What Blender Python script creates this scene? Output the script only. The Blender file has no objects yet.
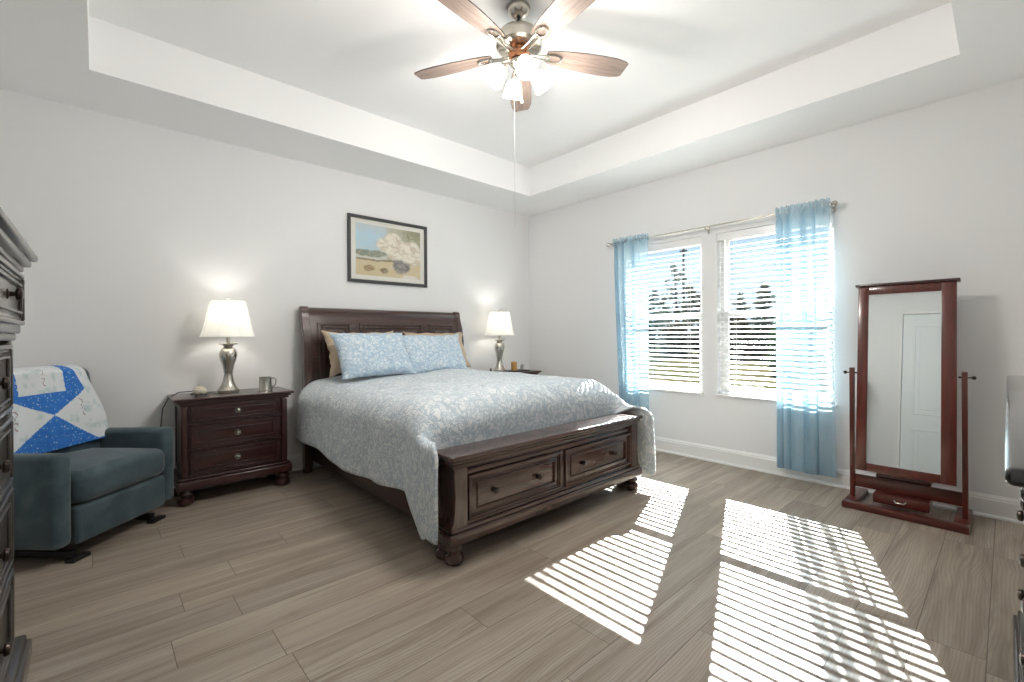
import bpy, bmesh, math, random
from mathutils import Vector, Matrix, noise
random.seed(7)
PI = math.pi
S = bpy.context.scene
COL = S.collection

# ------------------------------------------------------------------ camera
CAM_H, YAW, FPX, Y0PX, ROLL = 1.1732, 0.8302, 453.03, 335.73, -0.0058
cam_d = bpy.data.cameras.new('camera')
cam_d.sensor_width = 36.0
cam_d.lens = FPX / 1024 * 36.0
cam_d.shift_y = -(341.0 - Y0PX) / 1024
cam_d.clip_start = 0.02
cam_d.clip_end = 300
cam = bpy.data.objects.new('camera', cam_d)
COL.objects.link(cam)
cam.matrix_world = (Matrix.Translation((0, 0, CAM_H)) @ Matrix.Rotation(YAW - PI / 2, 4, 'Z')
                    @ Matrix.Rotation(PI / 2, 4, 'X') @ Matrix.Rotation(ROLL, 4, 'Z'))
S.camera = cam

# ------------------------------------------------------------------ sky, sun, exposure
S.view_settings.view_transform = 'Standard'
S.view_settings.look = 'None'
S.view_settings.gamma = 1
S.view_settings.use_curve_mapping = False
S.view_settings.exposure = 0.98
S.cycles.use_denoising = True
S.cycles.max_bounces = 12
S.cycles.diffuse_bounces = 6
S.cycles.transparent_max_bounces = 24
S.cycles.sample_clamp_indirect = 6
S.cycles.caustics_reflective = False
S.cycles.caustics_refractive = False

SKY = 0.74
w = bpy.data.worlds.new('world')
S.world = w
w.use_nodes = True
wn, wl = w.node_tree.nodes, w.node_tree.links
wn.clear()
tc = wn.new('ShaderNodeTexCoord'); sp = wn.new('ShaderNodeSeparateXYZ')
cr = wn.new('ShaderNodeValToRGB'); bg = wn.new('ShaderNodeBackground'); wo = wn.new('ShaderNodeOutputWorld')
wl.new(tc.outputs['Generated'], sp.inputs[0]); wl.new(sp.outputs['Z'], cr.inputs[0])
cr.color_ramp.elements[0].position = 0.0; cr.color_ramp.elements[0].color = (0.58, 0.68, 0.77, 1)
cr.color_ramp.elements[1].position = 0.6; cr.color_ramp.elements[1].color = (0.28, 0.46, 0.76, 1)
e = cr.color_ramp.elements.new(0.22); e.color = (0.40, 0.57, 0.77, 1)
wl.new(cr.outputs[0], bg.inputs[0]); bg.inputs[1].default_value = SKY
wl.new(bg.outputs[0], wo.inputs[0])

sd = bpy.data.lights.new('sun', 'SUN'); sd.energy = 33; sd.angle = math.radians(0.27); sd.color = (1.0, 0.98, 0.95)
sun = bpy.data.objects.new('sun', sd); COL.objects.link(sun)
SUNDIR = Vector((-1, -0.375, -0.672 * math.hypot(1, 0.375)))
sun.rotation_euler = SUNDIR.to_track_quat('-Z', 'Y').to_euler()
sun.location = (20, 9, 16)

FAN_W, LAMP_W = 11.5, 1.6          # watts of each bulb in the fan kit / each table lamp

# ------------------------------------------------------------------ node materials
class NT:
    def __init__(s, name):
        s.m = bpy.data.materials.new(name); s.m.use_nodes = True
        s.t = s.m.node_tree; s.t.nodes.clear()
        s.out = s.t.nodes.new('ShaderNodeOutputMaterial')
    def n(s, typ, **kw):
        nd = s.t.nodes.new('ShaderNode' + typ)
        for k, v in kw.items(): setattr(nd, k, v)
        return nd
    def set(s, sock, v):
        if isinstance(v, bpy.types.NodeSocket): s.t.links.new(v, sock)
        elif v is not None:
            if isinstance(v, (tuple, list)) and len(v) == 3 and sock.type == 'RGBA': v = (*v, 1)
            sock.default_value = v
    def math(s, op, a, b=None, c=None, clamp=False):
        nd = s.n('Math', operation=op, use_clamp=clamp)
        s.set(nd.inputs[0], a); s.set(nd.inputs[1], b); s.set(nd.inputs[2], c)
        return nd.outputs[0]
    def mix(s, f, a, b):
        nd = s.n('Mix', data_type='RGBA'); s.set(nd.inputs[0], f); s.set(nd.inputs[6], a); s.set(nd.inputs[7], b)
        return nd.outputs[2]
    def noise(s, vec, scale, detail=2, rough=0.5, dist=0.0):
        nd = s.n('TexNoise'); s.set(nd.inputs['Vector'], vec); s.set(nd.inputs['Scale'], scale)
        s.set(nd.inputs['Detail'], detail); s.set(nd.inputs['Roughness'], rough); s.set(nd.inputs['Distortion'], dist)
        return nd
    def ramp(s, f, stops):
        nd = s.n('ValToRGB'); s.set(nd.inputs[0], f); el = nd.color_ramp.elements
        el[0].position, el[0].color = stops[0][0], (*stops[0][1], 1)
        el[1].position, el[1].color = stops[-1][0], (*stops[-1][1], 1)
        for p, c in stops[1:-1]: q = el.new(p); q.color = (*c, 1)
        return nd.outputs[0]
    def smooth(s, v, a, b):
        nd = s.n('MapRange', interpolation_type='SMOOTHSTEP'); s.set(nd.inputs[0], v)
        nd.inputs[1].default_value = a; nd.inputs[2].default_value = b
        return nd.outputs[0]
    def coord(s, kind='Object'): return s.n('TexCoord').outputs[kind]
    def mapping(s, vec, scale=(1, 1, 1), loc=(0, 0, 0), rot=(0, 0, 0)):
        nd = s.n('Mapping'); s.set(nd.inputs[0], vec)
        nd.inputs['Scale'].default_value = scale; nd.inputs['Location'].default_value = loc; nd.inputs['Rotation'].default_value = rot
        return nd.outputs[0]
    def bump(s, h, strength=0.2, dist=0.01):
        nd = s.n('Bump'); s.set(nd.inputs['Height'], h); nd.inputs['Strength'].default_value = strength
        nd.inputs['Distance'].default_value = dist
        return nd.outputs[0]
    def bsdf(s, **kw):
        nd = s.n('BsdfPrincipled')
        for k, v in kw.items(): s.set(nd.inputs[k.replace('_', ' ')], v)
        return nd
    def done(s, shader):
        s.t.links.new(shader.outputs[0] if hasattr(shader, 'outputs') else shader, s.out.inputs[0])
        return s.m

def srgb(r, g, b):
    f = lambda c: (c / 255 / 12.92) if c <= 10 else ((c / 255 + 0.055) / 1.055) ** 2.4
    return (f(r), f(g), f(b))

def plain(name, col, rough=0.5, metal=0.0, nscale=40, var=0.08, bump=0.0, **kw):
    t = NT(name); nz = t.noise(t.coord(), nscale, 3)
    c2 = tuple(x * (1 - var) for x in col)
    k = dict(Base_Color=t.mix(nz.outputs[0], col, c2), Roughness=rough, Metallic=metal)
    if bump: k['Normal'] = t.bump(nz.outputs[0], bump, 0.003)
    k.update(kw)
    return t.done(t.bsdf(**k))

def wood(name, c1, c2, axis=0, rough=0.28, scale=1.0, coat=0.5):
    t = NT(name); sc = [14 * scale] * 3; sc[axis] = 1.2 * scale
    v = t.mapping(t.coord(), tuple(sc))
    nz = t.noise(v, 2.2, 5, 0.6, 0.6)
    f = t.ramp(nz.outputs[0], [(0.3, (0, 0, 0)), (0.7, (1, 1, 1))])
    return t.done(t.bsdf(Base_Color=t.mix(f, c1, c2), Roughness=rough, Coat_Weight=coat, Coat_Roughness=0.15))

M = {}
M['wall'] = plain('wall_paint', (0.83, 0.83, 0.83), 0.75, nscale=220, var=0.015, bump=0.06)
M['ceiling'] = plain('ceiling_paint', (0.945, 0.945, 0.945), 0.8, nscale=90, var=0.01, bump=0.2)
M['trim'] = plain('white_trim', (0.86, 0.86, 0.85), 0.35, nscale=30, var=0.02)
M['door'] = plain('white_door_paint', (0.80, 0.84, 0.85), 0.4, nscale=30, var=0.02)
M['vinyl'] = plain('white_vinyl', (0.88, 0.88, 0.88), 0.3, nscale=30, var=0.02)
M['cherry_x'] = wood('dark_cherry_long', srgb(66, 34, 32), srgb(42, 20, 20), 0)
M['cherry_z'] = wood('dark_cherry_upright', srgb(66, 34, 32), srgb(42, 20, 20), 2)
M['espresso'] = wood('espresso_wood', srgb(80, 76, 72), srgb(58, 54, 51), 0, 0.38, coat=0.8)
M['espresso_dark'] = wood('black_brown_wood', srgb(42, 39, 40), srgb(27, 25, 26), 0, 0.25, coat=0.9)
M['footwood'] = wood('bed_wood', srgb(80, 55, 49), srgb(54, 36, 33), 0, 0.27)
M['footwood_z'] = wood('bed_wood_upright', srgb(80, 55, 49), srgb(54, 36, 33), 2, 0.27)
M['redwood_z'] = wood('red_mahogany_upright', srgb(104, 40, 28), srgb(70, 25, 19), 2, 0.3)
M['redwood_y'] = wood('red_mahogany_long', srgb(98, 37, 26), srgb(66, 23, 18), 1, 0.3)
M['nickel'] = plain('brushed_nickel', srgb(200, 195, 185), 0.26, 1.0, var=0.15)
M['pewter'] = plain('pewter', srgb(190, 188, 180), 0.3, 1.0, var=0.2)
M['copper'] = plain('copper_ring', srgb(214, 150, 112), 0.25, 1.0)
M['knob'] = plain('aged_bronze', srgb(70, 62, 58), 0.3, 0.9)
M['black'] = plain('black_metal', (0.012, 0.012, 0.013), 0.4)
M['blackframe'] = plain('black_frame', srgb(58, 58, 60), 0.4)
M['cord'] = plain('dark_cord', (0.03, 0.03, 0.03), 0.5)
M['whitecord'] = plain('pale_cord', srgb(205, 203, 198), 0.5)
M['amber'] = plain('amber_wax', srgb(196, 150, 84), 0.4, var=0.2)
M['ceramic'] = plain('cream_ceramic', srgb(214, 208, 190), 0.2)
M['leafgreen'] = plain('dull_green_glaze', srgb(96, 100, 78), 0.4, var=0.4)
M['mattress'] = plain('mattress_white', (0.7, 0.7, 0.68), 0.9)
M['trunk'] = plain('bark', srgb(70, 60, 50), 0.9, var=0.4)

def floor_mat():
    t = NT('greige_plank_floor'); sp = t.n('SeparateXYZ'); t.set(sp.inputs[0], t.coord())
    x, y = sp.outputs[0], sp.outputs[1]
    W, L = 0.1937, 1.22
    v = t.math('DIVIDE', t.math('SUBTRACT', y, 0.055), W); row = t.math('FLOOR', v); fv = t.math('FRACT', v)
    wn1 = t.n('TexWhiteNoise', noise_dimensions='1D'); t.set(wn1.inputs['W'], row)
    u = t.math('ADD', t.math('DIVIDE', x, L), t.math('MULTIPLY', wn1.outputs[0], 7.0))
    idx = t.math('FLOOR', u); fu = t.math('FRACT', u)
    cid = t.n('CombineXYZ'); t.set(cid.inputs[0], idx); t.set(cid.inputs[1], row)
    wn2 = t.n('TexWhiteNoise', noise_dimensions='2D'); t.set(wn2.inputs[0], cid.outputs[0])
    pv = wn2.outputs[0]
    du = t.math('MULTIPLY', t.math('MINIMUM', fu, t.math('SUBTRACT', 1.0, fu)), L)
    dv = t.math('MULTIPLY', t.math('MINIMUM', fv, t.math('SUBTRACT', 1.0, fv)), W)
    d = t.math('MINIMUM', du, dv)
    seam = t.smooth(d, 0.0006, 0.0024)
    off = t.math('MULTIPLY', pv, 31.0)
    cv = t.n('CombineXYZ'); t.set(cv.inputs[0], t.math('MULTIPLY', x, 0.6)); t.set(cv.inputs[1], t.math('MULTIPLY', y, 9.0)); t.set(cv.inputs[2], off)
    n1 = t.noise(cv.outputs[0], 1.5, 4, 0.6, 0.8)                     # broad cathedral bands
    cv2 = t.n('CombineXYZ'); t.set(cv2.inputs[0], t.math('MULTIPLY', x, 2.2)); t.set(cv2.inputs[1], t.math('MULTIPLY', y, 70.0)); t.set(cv2.inputs[2], off)
    n2 = t.noise(cv2.outputs[0], 1.3, 3, 0.6)                         # fine pores
    wv = t.n('TexWave', wave_type='BANDS', bands_direction='Y')
    cv3 = t.n('CombineXYZ'); t.set(cv3.inputs[0], t.math('MULTIPLY', x, 0.3)); t.set(cv3.inputs[1], y); t.set(cv3.inputs[2], off)
    t.set(wv.inputs['Vector'], cv3.outputs[0]); wv.inputs['Scale'].default_value = 24; wv.inputs['Distortion'].default_value = 42
    wv.inputs['Detail'].default_value = 2; wv.inputs['Detail Scale'].default_value = 0.16; wv.inputs['Detail Roughness'].default_value = 0.4
    base = t.ramp(n1.outputs[0], [(0.30, srgb(132, 118, 103)), (0.5, srgb(160, 147, 132)), (0.70, srgb(180, 168, 154))])
    base = t.mix(t.math('MULTIPLY', t.smooth(wv.outputs[0], 0.15, 0.5), 0.0), base, base)
    dark = t.math('MULTIPLY', t.math('SUBTRACT', 1.0, t.smooth(wv.outputs[0], 0.02, 0.45)), 0.36)
    base = t.mix(dark, base, srgb(116, 103, 90))
    cv4 = t.n('CombineXYZ'); t.set(cv4.inputs[0], t.math('MULTIPLY', x, 1.6)); t.set(cv4.inputs[1], t.math('MULTIPLY', y, 24.0)); t.set(cv4.inputs[2], off)
    n4 = t.noise(cv4.outputs[0], 1.4, 4, 0.65, 0.4)
    base = t.mix(t.math('MULTIPLY', t.smooth(n4.outputs[0], 0.54, 0.72), 0.55), base, srgb(118, 104, 90))
    base = t.mix(t.math('MULTIPLY', t.smooth(n2.outputs[0], 0.45, 0.75), 0.3), base, srgb(142, 129, 115))
    hv = t.n('HueSaturation'); t.set(hv.inputs['Value'], t.math('MULTIPLY_ADD', pv, 0.24, 0.86)); hv.inputs['Saturation'].default_value = 0.95
    t.set(hv.inputs['Color'], base)
    col = t.mix(seam, srgb(98, 87, 77), hv.outputs[0])
    h = t.math('ADD', t.math('MULTIPLY', seam, 1.0), t.math('MULTIPLY', n2.outputs[0], 0.25))
    return t.done(t.bsdf(Base_Color=col, Roughness=t.math('MULTIPLY_ADD', n2.outputs[0], 0.15, 0.36), Normal=t.bump(h, 0.25, 0.002)))
M['floor'] = floor_mat()

def damask(name, dark, light, scale=1.0, sheen=0.3):
    t = NT(name); uv = t.coord('UV')
    wob = t.noise(uv, 7 * scale, 2)
    off = t.n('VectorMath', operation='SCALE'); sub = t.n('VectorMath', operation='SUBTRACT')
    t.set(sub.inputs[0], wob.outputs['Color']); sub.inputs[1].default_value = (0.5, 0.5, 0.5)
    t.set(off.inputs[0], sub.outputs[0]); off.inputs['Scale'].default_value = 0.22 / scale
    add = t.n('VectorMath', operation='ADD'); t.set(add.inputs[0], uv); t.set(add.inputs[1], off.outputs[0])
    v1 = t.n('TexVoronoi', feature='DISTANCE_TO_EDGE'); t.set(v1.inputs['Vector'], add.outputs[0]); v1.inputs['Scale'].default_value = 16 * scale
    n2 = t.noise(add.outputs[0], 11 * scale, 3, 0.55, 1.6)
    n3 = t.noise(uv, 34 * scale, 2, 0.6, 0.8)
    f = t.math('MULTIPLY', t.smooth(v1.outputs[0], 0.04, 0.16), t.smooth(n2.outputs[0], 0.36, 0.56))
    f = t.math('MAXIMUM', f, t.smooth(n3.outputs[0], 0.56, 0.66))
    f = t.math('MULTIPLY', f, t.math('MULTIPLY_ADD', t.noise(uv, 90 * scale, 1).outputs[0], 0.5, 0.7), clamp=True)
    fine = t.noise(uv, 260, 1)
    b = t.math('ADD', t.math('MULTIPLY', f, 0.6), t.math('MULTIPLY', t.noise(uv, 20, 3).outputs[0], 0.8))
    return t.done(t.bsdf(Base_Color=t.mix(f, dark, light), Roughness=0.75, Sheen_Weight=sheen,
                         Normal=t.bump(t.math('ADD', b, t.math('MULTIPLY', fine.outputs[0], 0.1)), 0.45, 0.008)))
M['comforter'] = damask('damask_comforter', srgb(182, 195, 204), srgb(225, 229, 231), 1.35)
M['sham'] = damask('damask_sham', srgb(172, 196, 214), srgb(222, 230, 236), 1.5)
M['beige'] = plain('tan_pillowcase', srgb(200, 180, 156), 0.85, nscale=60, var=0.15, bump=0.3)

def velvet():
    t = NT('teal_velour'); c = t.coord(); n1 = t.noise(c, 5, 4, 0.6, 0.5); n2 = t.noise(c, 300, 1)
    col = t.ramp(n1.outputs[0], [(0.3, srgb(48, 63, 70)), (0.5, srgb(64, 81, 88)), (0.75, srgb(84, 101, 107))])
    return t.done(t.bsdf(Base_Color=col, Roughness=0.9, Sheen_Weight=0.35, Sheen_Roughness=0.4,
                         Normal=t.bump(t.math('ADD', n2.outputs[0], n1.outputs[0]), 0.25, 0.004)))
M['velvet'] = velvet()

def quilt_blue():
    t = NT('bright_blue_floral_cotton'); c = t.coord('UV')
    v = t.n('TexVoronoi'); t.set(v.inputs['Vector'], c); v.inputs['Scale'].default_value = 60
    n1 = t.noise(c, 30, 2)
    f = t.math('MULTIPLY', t.math('SUBTRACT', 1.0, t.smooth(v.outputs['Distance'], 0.12, 0.32)), t.smooth(n1.outputs[0], 0.36, 0.5))
    base = t.mix(n1.outputs[0], srgb(24, 92, 184), srgb(60, 134, 212))
    return t.done(t.bsdf(Base_Color=t.mix(f, base, srgb(170, 205, 225)), Roughness=0.85))
def quilt_white():
    t = NT('white_printed_cotton'); c = t.coord('UV'); n1 = t.noise(c, 16, 3)
    return t.done(t.bsdf(Base_Color=t.mix(t.smooth(n1.outputs[0], 0.5, 0.7), srgb(220, 224, 226), srgb(188, 204, 206)), Roughness=0.85))
M['qblue'], M['qwhite'] = quilt_blue(), quilt_white()
M['qink'] = plain('brown_ink', srgb(150, 122, 118), 0.8)

def sheer():
    t = NT('pale_blue_sheer'); c = t.coord()
    wv = t.noise(t.mapping(c, (1, 1, 0.02)), 260, 1)
    col = t.mix(wv.outputs[0], srgb(166, 196, 211), srgb(188, 213, 225))
    d = t.n('BsdfDiffuse'); t.set(d.inputs[0], col); tr = t.n('BsdfTranslucent'); t.set(tr.inputs[0], col)
    m1 = t.n('MixShader'); m1.inputs[0].default_value = 0.5; t.set(m1.inputs[1], d.outputs[0]); t.set(m1.inputs[2], tr.outputs[0])
    tp = t.n('BsdfTransparent'); t.set(tp.inputs[0], (0.93, 0.97, 1.0))
    m2 = t.n('MixShader'); t.set(m2.inputs[1], tp.outputs[0]); t.set(m2.inputs[2], m1.outputs[0])
    lw = t.n('LayerWeight'); lw.inputs[0].default_value = 0.5
    f = t.math('MULTIPLY_ADD', lw.outputs['Facing'], 0.40, 0.52, clamp=True)
    t.set(m2.inputs[0], f)
    return t.done(m2)
M['sheer'] = sheer()

def slat_mat():
    t = NT('white_blind_slat'); c = (0.86, 0.86, 0.85)
    d = t.bsdf(Base_Color=t.mix(t.noise(t.coord(), 20).outputs[0], c, (0.82, 0.82, 0.81)), Roughness=0.4)
    tr = t.n('BsdfTranslucent'); t.set(tr.inputs[0], c)
    m = t.n('MixShader'); m.inputs[0].default_value = 0.18; t.set(m.inputs[1], d.outputs[0]); t.set(m.inputs[2], tr.outputs[0])
    return t.done(m)
M['slat'] = slat_mat()

def glass_pane():
    t = NT('window_glass'); tp = t.n('BsdfTransparent'); t.set(tp.inputs[0], (0.96, 0.98, 0.97)); g = t.n('BsdfGlossy'); g.inputs['Roughness'].default_value = 0.02
    m = t.n('MixShader'); m.inputs[0].default_value = 0.05
    t.set(m.inputs[1], tp.outputs[0]); t.set(m.inputs[2], g.outputs[0])
    return t.done(m)
M['glass'] = glass_pane()
M['clearglass'] = plain('clear_glass', (0.9, 0.94, 1.0), 0.08, var=0.02, Transmission_Weight=0.75)

def mirror_mat():
    t = NT('mirror_silver'); n = t.noise(t.coord(), 2)
    return t.done(t.bsdf(Base_Color=t.mix(n.outputs[0], (0.84, 0.88, 0.88), (0.86, 0.90, 0.90)), Metallic=1.0, Roughness=0.01))
M['mirror'] = mirror_mat()

def shade_mat(name, col, emit, trans=0.5, clear=0.0):
    t = NT(name); d = t.n('BsdfDiffuse'); t.set(d.inputs[0], t.mix(t.noise(t.coord(), 60).outputs[0], col, tuple(c * 0.95 for c in col)))
    tr = t.n('BsdfTranslucent'); t.set(tr.inputs[0], col)
    m = t.n('MixShader'); m.inputs[0].default_value = trans; t.set(m.inputs[1], d.outputs[0]); t.set(m.inputs[2], tr.outputs[0])
    e = t.n('Emission'); t.set(e.inputs[0], (1, 0.95, 0.86)); e.inputs[1].default_value = emit
    a = t.n('AddShader'); t.set(a.inputs[0], m.outputs[0]); t.set(a.inputs[1], e.outputs[0])
    if clear:
        tp = t.n('BsdfTransparent'); mm = t.n('MixShader'); mm.inputs[0].default_value = clear
        t.set(mm.inputs[1], a.outputs[0]); t.set(mm.inputs[2], tp.outputs[0]); a = mm
    return t.done(a)
M['lampshade'] = shade_mat('white_lampshade_fabric', (0.85, 0.84, 0.80), 0.10, 0.35)
M['fanglass'] = shade_mat('lit_frosted_glass', (0.9, 0.88, 0.82), 0.40, 0.4, 0.32)
def bulb_mat():
    t = NT('glowing_bulb'); e = t.n('Emission'); n = t.noise(t.coord(), 5)
    t.set(e.inputs[0], t.mix(n.outputs[0], (1, 0.93, 0.82), (1, 0.95, 0.86))); e.inputs[1].default_value = 6
    return t.done(e)
M['bulb'] = bulb_mat()

def blade_mat():
    t = NT('weathered_blade_wood'); v = t.mapping(t.coord(), (1.2, 16, 16)); n = t.noise(v, 3, 5, 0.65, 0.6)
    c = t.ramp(n.outputs[0], [(0.3, srgb(104, 86, 77)), (0.5, srgb(132, 115, 105)), (0.75, srgb(150, 135, 126))])
    return t.done(t.bsdf(Base_Color=c, Roughness=0.5))
M['blade'] = blade_mat()
M['blade_edge'] = plain('dark_blade_edge', srgb(70, 58, 52), 0.5)

def ground_mat():
    t = NT('rough_grass'); c = t.coord(); n1 = t.noise(c, 0.35, 4, 0.6); n2 = t.noise(c, 9, 3, 0.7)
    a = t.ramp(n1.outputs[0], [(0.3, srgb(38, 42, 26)), (0.5, srgb(58, 54, 36)), (0.7, srgb(70, 62, 44))])
    d = t.n('BsdfDiffuse'); t.set(d.inputs[0], t.mix(t.math('MULTIPLY', n2.outputs[0], 0.6), a, srgb(28, 32, 20)))
    return t.done(d)
M['ground'] = ground_mat()
def leaf(name, c1, c2):
    t = NT(name); n = t.noise(t.coord(), 3, 3)
    col = t.mix(n.outputs[0], c1, c2)
    d = t.n('BsdfDiffuse'); t.set(d.inputs[0], col); tr = t.n('BsdfTranslucent'); t.set(tr.inputs[0], col)
    m = t.n('MixShader'); m.inputs[0].default_value = 0.3; t.set(m.inputs[1], d.outputs[0]); t.set(m.inputs[2], tr.outputs[0])
    return t.done(m)
M['pine'] = leaf('pine_needles', srgb(74, 82, 68), srgb(50, 58, 48))
M['brush'] = leaf('brown_brush', srgb(62, 54, 40), srgb(38, 40, 28))
M['bush'] = leaf('green_leaves', srgb(54, 74, 40), srgb(36, 50, 30))

# ------------------------------------------------------------------ mesh helpers
class MB:
    def __init__(s): s.b = bmesh.new()
    def _merge(s, nb, mtx=None):
        if mtx is not None: nb.transform(mtx)
        me = bpy.data.meshes.new('t'); nb.to_mesh(me); nb.free(); s.b.from_mesh(me); bpy.data.meshes.remove(me)
        return s
    def box(s, x0, x1, y0, y1, z0, z1, bev=0.0, seg=2, mtx=None):
        nb = bmesh.new(); bmesh.ops.create_cube(nb, size=1)
        for v in nb.verts:
            v.co = Vector(((x0 + x1) / 2 + v.co.x * abs(x1 - x0), (y0 + y1) / 2 + v.co.y * abs(y1 - y0), (z0 + z1) / 2 + v.co.z * abs(z1 - z0)))
        if bev > 0: bmesh.ops.bevel(nb, geom=nb.edges[:], offset=bev, segments=seg, profile=0.5, affect='EDGES')
        return s._merge(nb, mtx)
    def prism(s, pts, axis, a, b, bev=0.0, mtx=None):
        """pts: 2-D outline in the two remaining axes (in x,y,z order), swept from a to b along axis"""
        nb = bmesh.new()
        def P(p, c):
            q = list(p); q.insert('xyz'.index(axis), c); return Vector(q)
        v0 = [nb.verts.new(P(p, a)) for p in pts]; v1 = [nb.verts.new(P(p, b)) for p in pts]
        nb.faces.new(v0); nb.faces.new(list(reversed(v1))); n = len(pts)
        for i in range(n): nb.faces.new([v0[i], v1[i], v1[(i + 1) % n], v0[(i + 1) % n]])
        bmesh.ops.recalc_face_normals(nb, faces=nb.faces[:])
        if bev > 0: bmesh.ops.bevel(nb, geom=[e for e in nb.edges], offset=bev, segments=1, affect='EDGES')
        return s._merge(nb, mtx)
    def lathe(s, prof, c=(0, 0, 0), seg=32, mtx=None, cap=True, squash=1.0):
        nb = bmesh.new(); rings = []
        for r, z in prof:
            rings.append([nb.verts.new((c[0] + r * math.cos(2 * PI * k / seg), c[1] + r * squash * math.sin(2 * PI * k / seg), c[2] + z)) for k in range(seg)])
        for i in range(len(rings) - 1):
            for k in range(seg):
                nb.faces.new([rings[i][k], rings[i][(k + 1) % seg], rings[i + 1][(k + 1) % seg], rings[i + 1][k]])
        if cap:
            for rg in (rings[0], rings[-1]):
                try: nb.faces.new(rg)
                except ValueError: pass
        bmesh.ops.remove_doubles(nb, verts=nb.verts[:], dist=1e-5)
        bmesh.ops.recalc_face_normals(nb, faces=nb.faces[:])
        return s._merge(nb, mtx)
    def tube(s, pts, r, seg=10, mtx=None, closed=False):
        nb = bmesh.new(); pts = [Vector(p) for p in pts]; n = len(pts); rings = []; up = None
        for i, p in enumerate(pts):
            a = pts[(i - 1) % n] if (i > 0 or closed) else p; b = pts[(i + 1) % n] if (i < n - 1 or closed) else p
            d = (b - a).normalized()
            if up is None:
                up = d.orthogonal().normalized()
            up = (up - d * up.dot(d)).normalized(); sd_ = d.cross(up)
            rr = r[i] if isinstance(r, (list, tuple)) else r
            rings.append([nb.verts.new(p + (up * math.cos(2 * PI * k / seg) + sd_ * math.sin(2 * PI * k / seg)) * rr) for k in range(seg)])
        m = n if closed else n - 1
        for i in range(m):
            A, B = rings[i], rings[(i + 1) % n]
            for k in range(seg): nb.faces.new([A[k], A[(k + 1) % seg], B[(k + 1) % seg], B[k]])
        if not closed: nb.faces.new(list(reversed(rings[0]))); nb.faces.new(rings[-1])
        bmesh.ops.recalc_face_normals(nb, faces=nb.faces[:])
        return s._merge(nb, mtx)
    def ball(s, c, r, sub=3, scl=(1, 1, 1), mtx=None):
        nb = bmesh.new(); bmesh.ops.create_icosphere(nb, subdivisions=sub, radius=1)
        for v in nb.verts: v.co = Vector((c[0] + v.co.x * r * scl[0], c[1] + v.co.y * r * scl[1], c[2] + v.co.z * r * scl[2]))
        return s._merge(nb, mtx)
    def grid(s, fn, nu, nv, uvs=None, matf=None):
        nb = bmesh.new(); V = [[nb.verts.new(fn(i / nu, j / nv)) for j in range(nv + 1)] for i in range(nu + 1)]
        uvl = nb.loops.layers.uv.new('UVMap') if uvs else None
        for i in range(nu):
            for j in range(nv):
                f = nb.faces.new([V[i][j], V[i + 1][j], V[i + 1][j + 1], V[i][j + 1]])
                if matf: f.material_index = matf((i + 0.5) / nu, (j + 0.5) / nv)
                if uvs:
                    for l, (a, b) in zip(f.loops, ((i, j), (i + 1, j), (i + 1, j + 1), (i, j + 1))):
                        l[uvl].uv = uvs(a / nu, b / nv)
        bmesh.ops.recalc_face_normals(nb, faces=nb.faces[:])
        if uvs and not s.b.loops.layers.uv: s.b.loops.layers.uv.new('UVMap')
        return s._merge(nb)
    def build(s, name, mat, parent=None, smooth=True, local=False, angle=35):
        me = bpy.data.meshes.new(name); s.b.to_mesh(me); s.b.free()
        o = bpy.data.objects.new(name, me); COL.objects.link(o)
        for m_ in (mat if isinstance(mat, (list, tuple)) else [mat]): me.materials.append(m_)
        if parent is not None:
            o.parent = parent
            if not local:
                r = parent
                while r.parent is not None: r = r.parent
                if r.rotation_euler.z == 0 and not r.get('_loc'):
                    me.transform(Matrix.Translation(-r.location))
        if smooth:
            for p in me.polygons: p.use_smooth = True
            if angle: me.set_sharp_from_angle(angle=math.radians(angle))
        return o

def thing(name, label, cat, loc=(0, 0, 0), rz=0.0, group=None):
    o = bpy.data.objects.new(name, None); COL.objects.link(o); o.empty_display_size = 0.1
    o.location = loc; o.rotation_euler = (0, 0, rz)
    return tag(o, label, cat, group)
def tag(o, label, cat, group=None):
    o['label'] = label; o['category'] = cat
    if group: o['group'] = group
    return o
def struct(name, mb, mat, parent=None, smooth=False, **k):
    o = mb.build(name, mat, parent, smooth, **k)
    if parent is None: o['kind'] = 'structure'
    return o
def dup(root, loc, label, rz=0.0, group=None, name=None):
    r = root.copy(); COL.objects.link(r); r.location = loc; r.rotation_euler = (0, 0, rz); r['label'] = label
    if group: r['group'] = group
    def rec(src, dst):
        for ch in [c for c in bpy.data.objects if c.parent == src]:
            c2 = ch.copy(); COL.objects.link(c2); c2.parent = dst
            rec(ch, c2)
    rec(root, r)
    return r
def frame_strip(x0, x1, z0, z1, w_, y0, y1, b=0.004, mb=None, axis='y'):
    """rectangular moulding ring, in the xz plane (thickness y0..y1), or in yz when axis is 'x'"""
    mb = mb or MB()
    for a0, a1, c0, c1 in ((x0, x1, z1 - w_, z1), (x0, x1, z0, z0 + w_), (x0, x0 + w_, z0 + w_, z1 - w_), (x1 - w_, x1, z0 + w_, z1 - w_)):
        if axis == 'y': mb.box(a0, a1, y0, y1, c0, c1, b)
        else: mb.box(y0, y1, a0, a1, c0, c1, b)
    return mb

# ------------------------------------------------------------------ room shell
XL, XR, YN, YF, HC, HT = -0.68, 4.195, -0.45, 4.247, 2.74, 3.054
TX0, TX1, TY0, TY1 = -0.03, 3.582, 0.174, 3.609
WT = 0.15
# openings in the window wall: y ranges, z range
WIN = [(1.94, 2.85), (0.90, 1.80)]
WZ0, WZ1 = 0.61, 2.10

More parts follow.
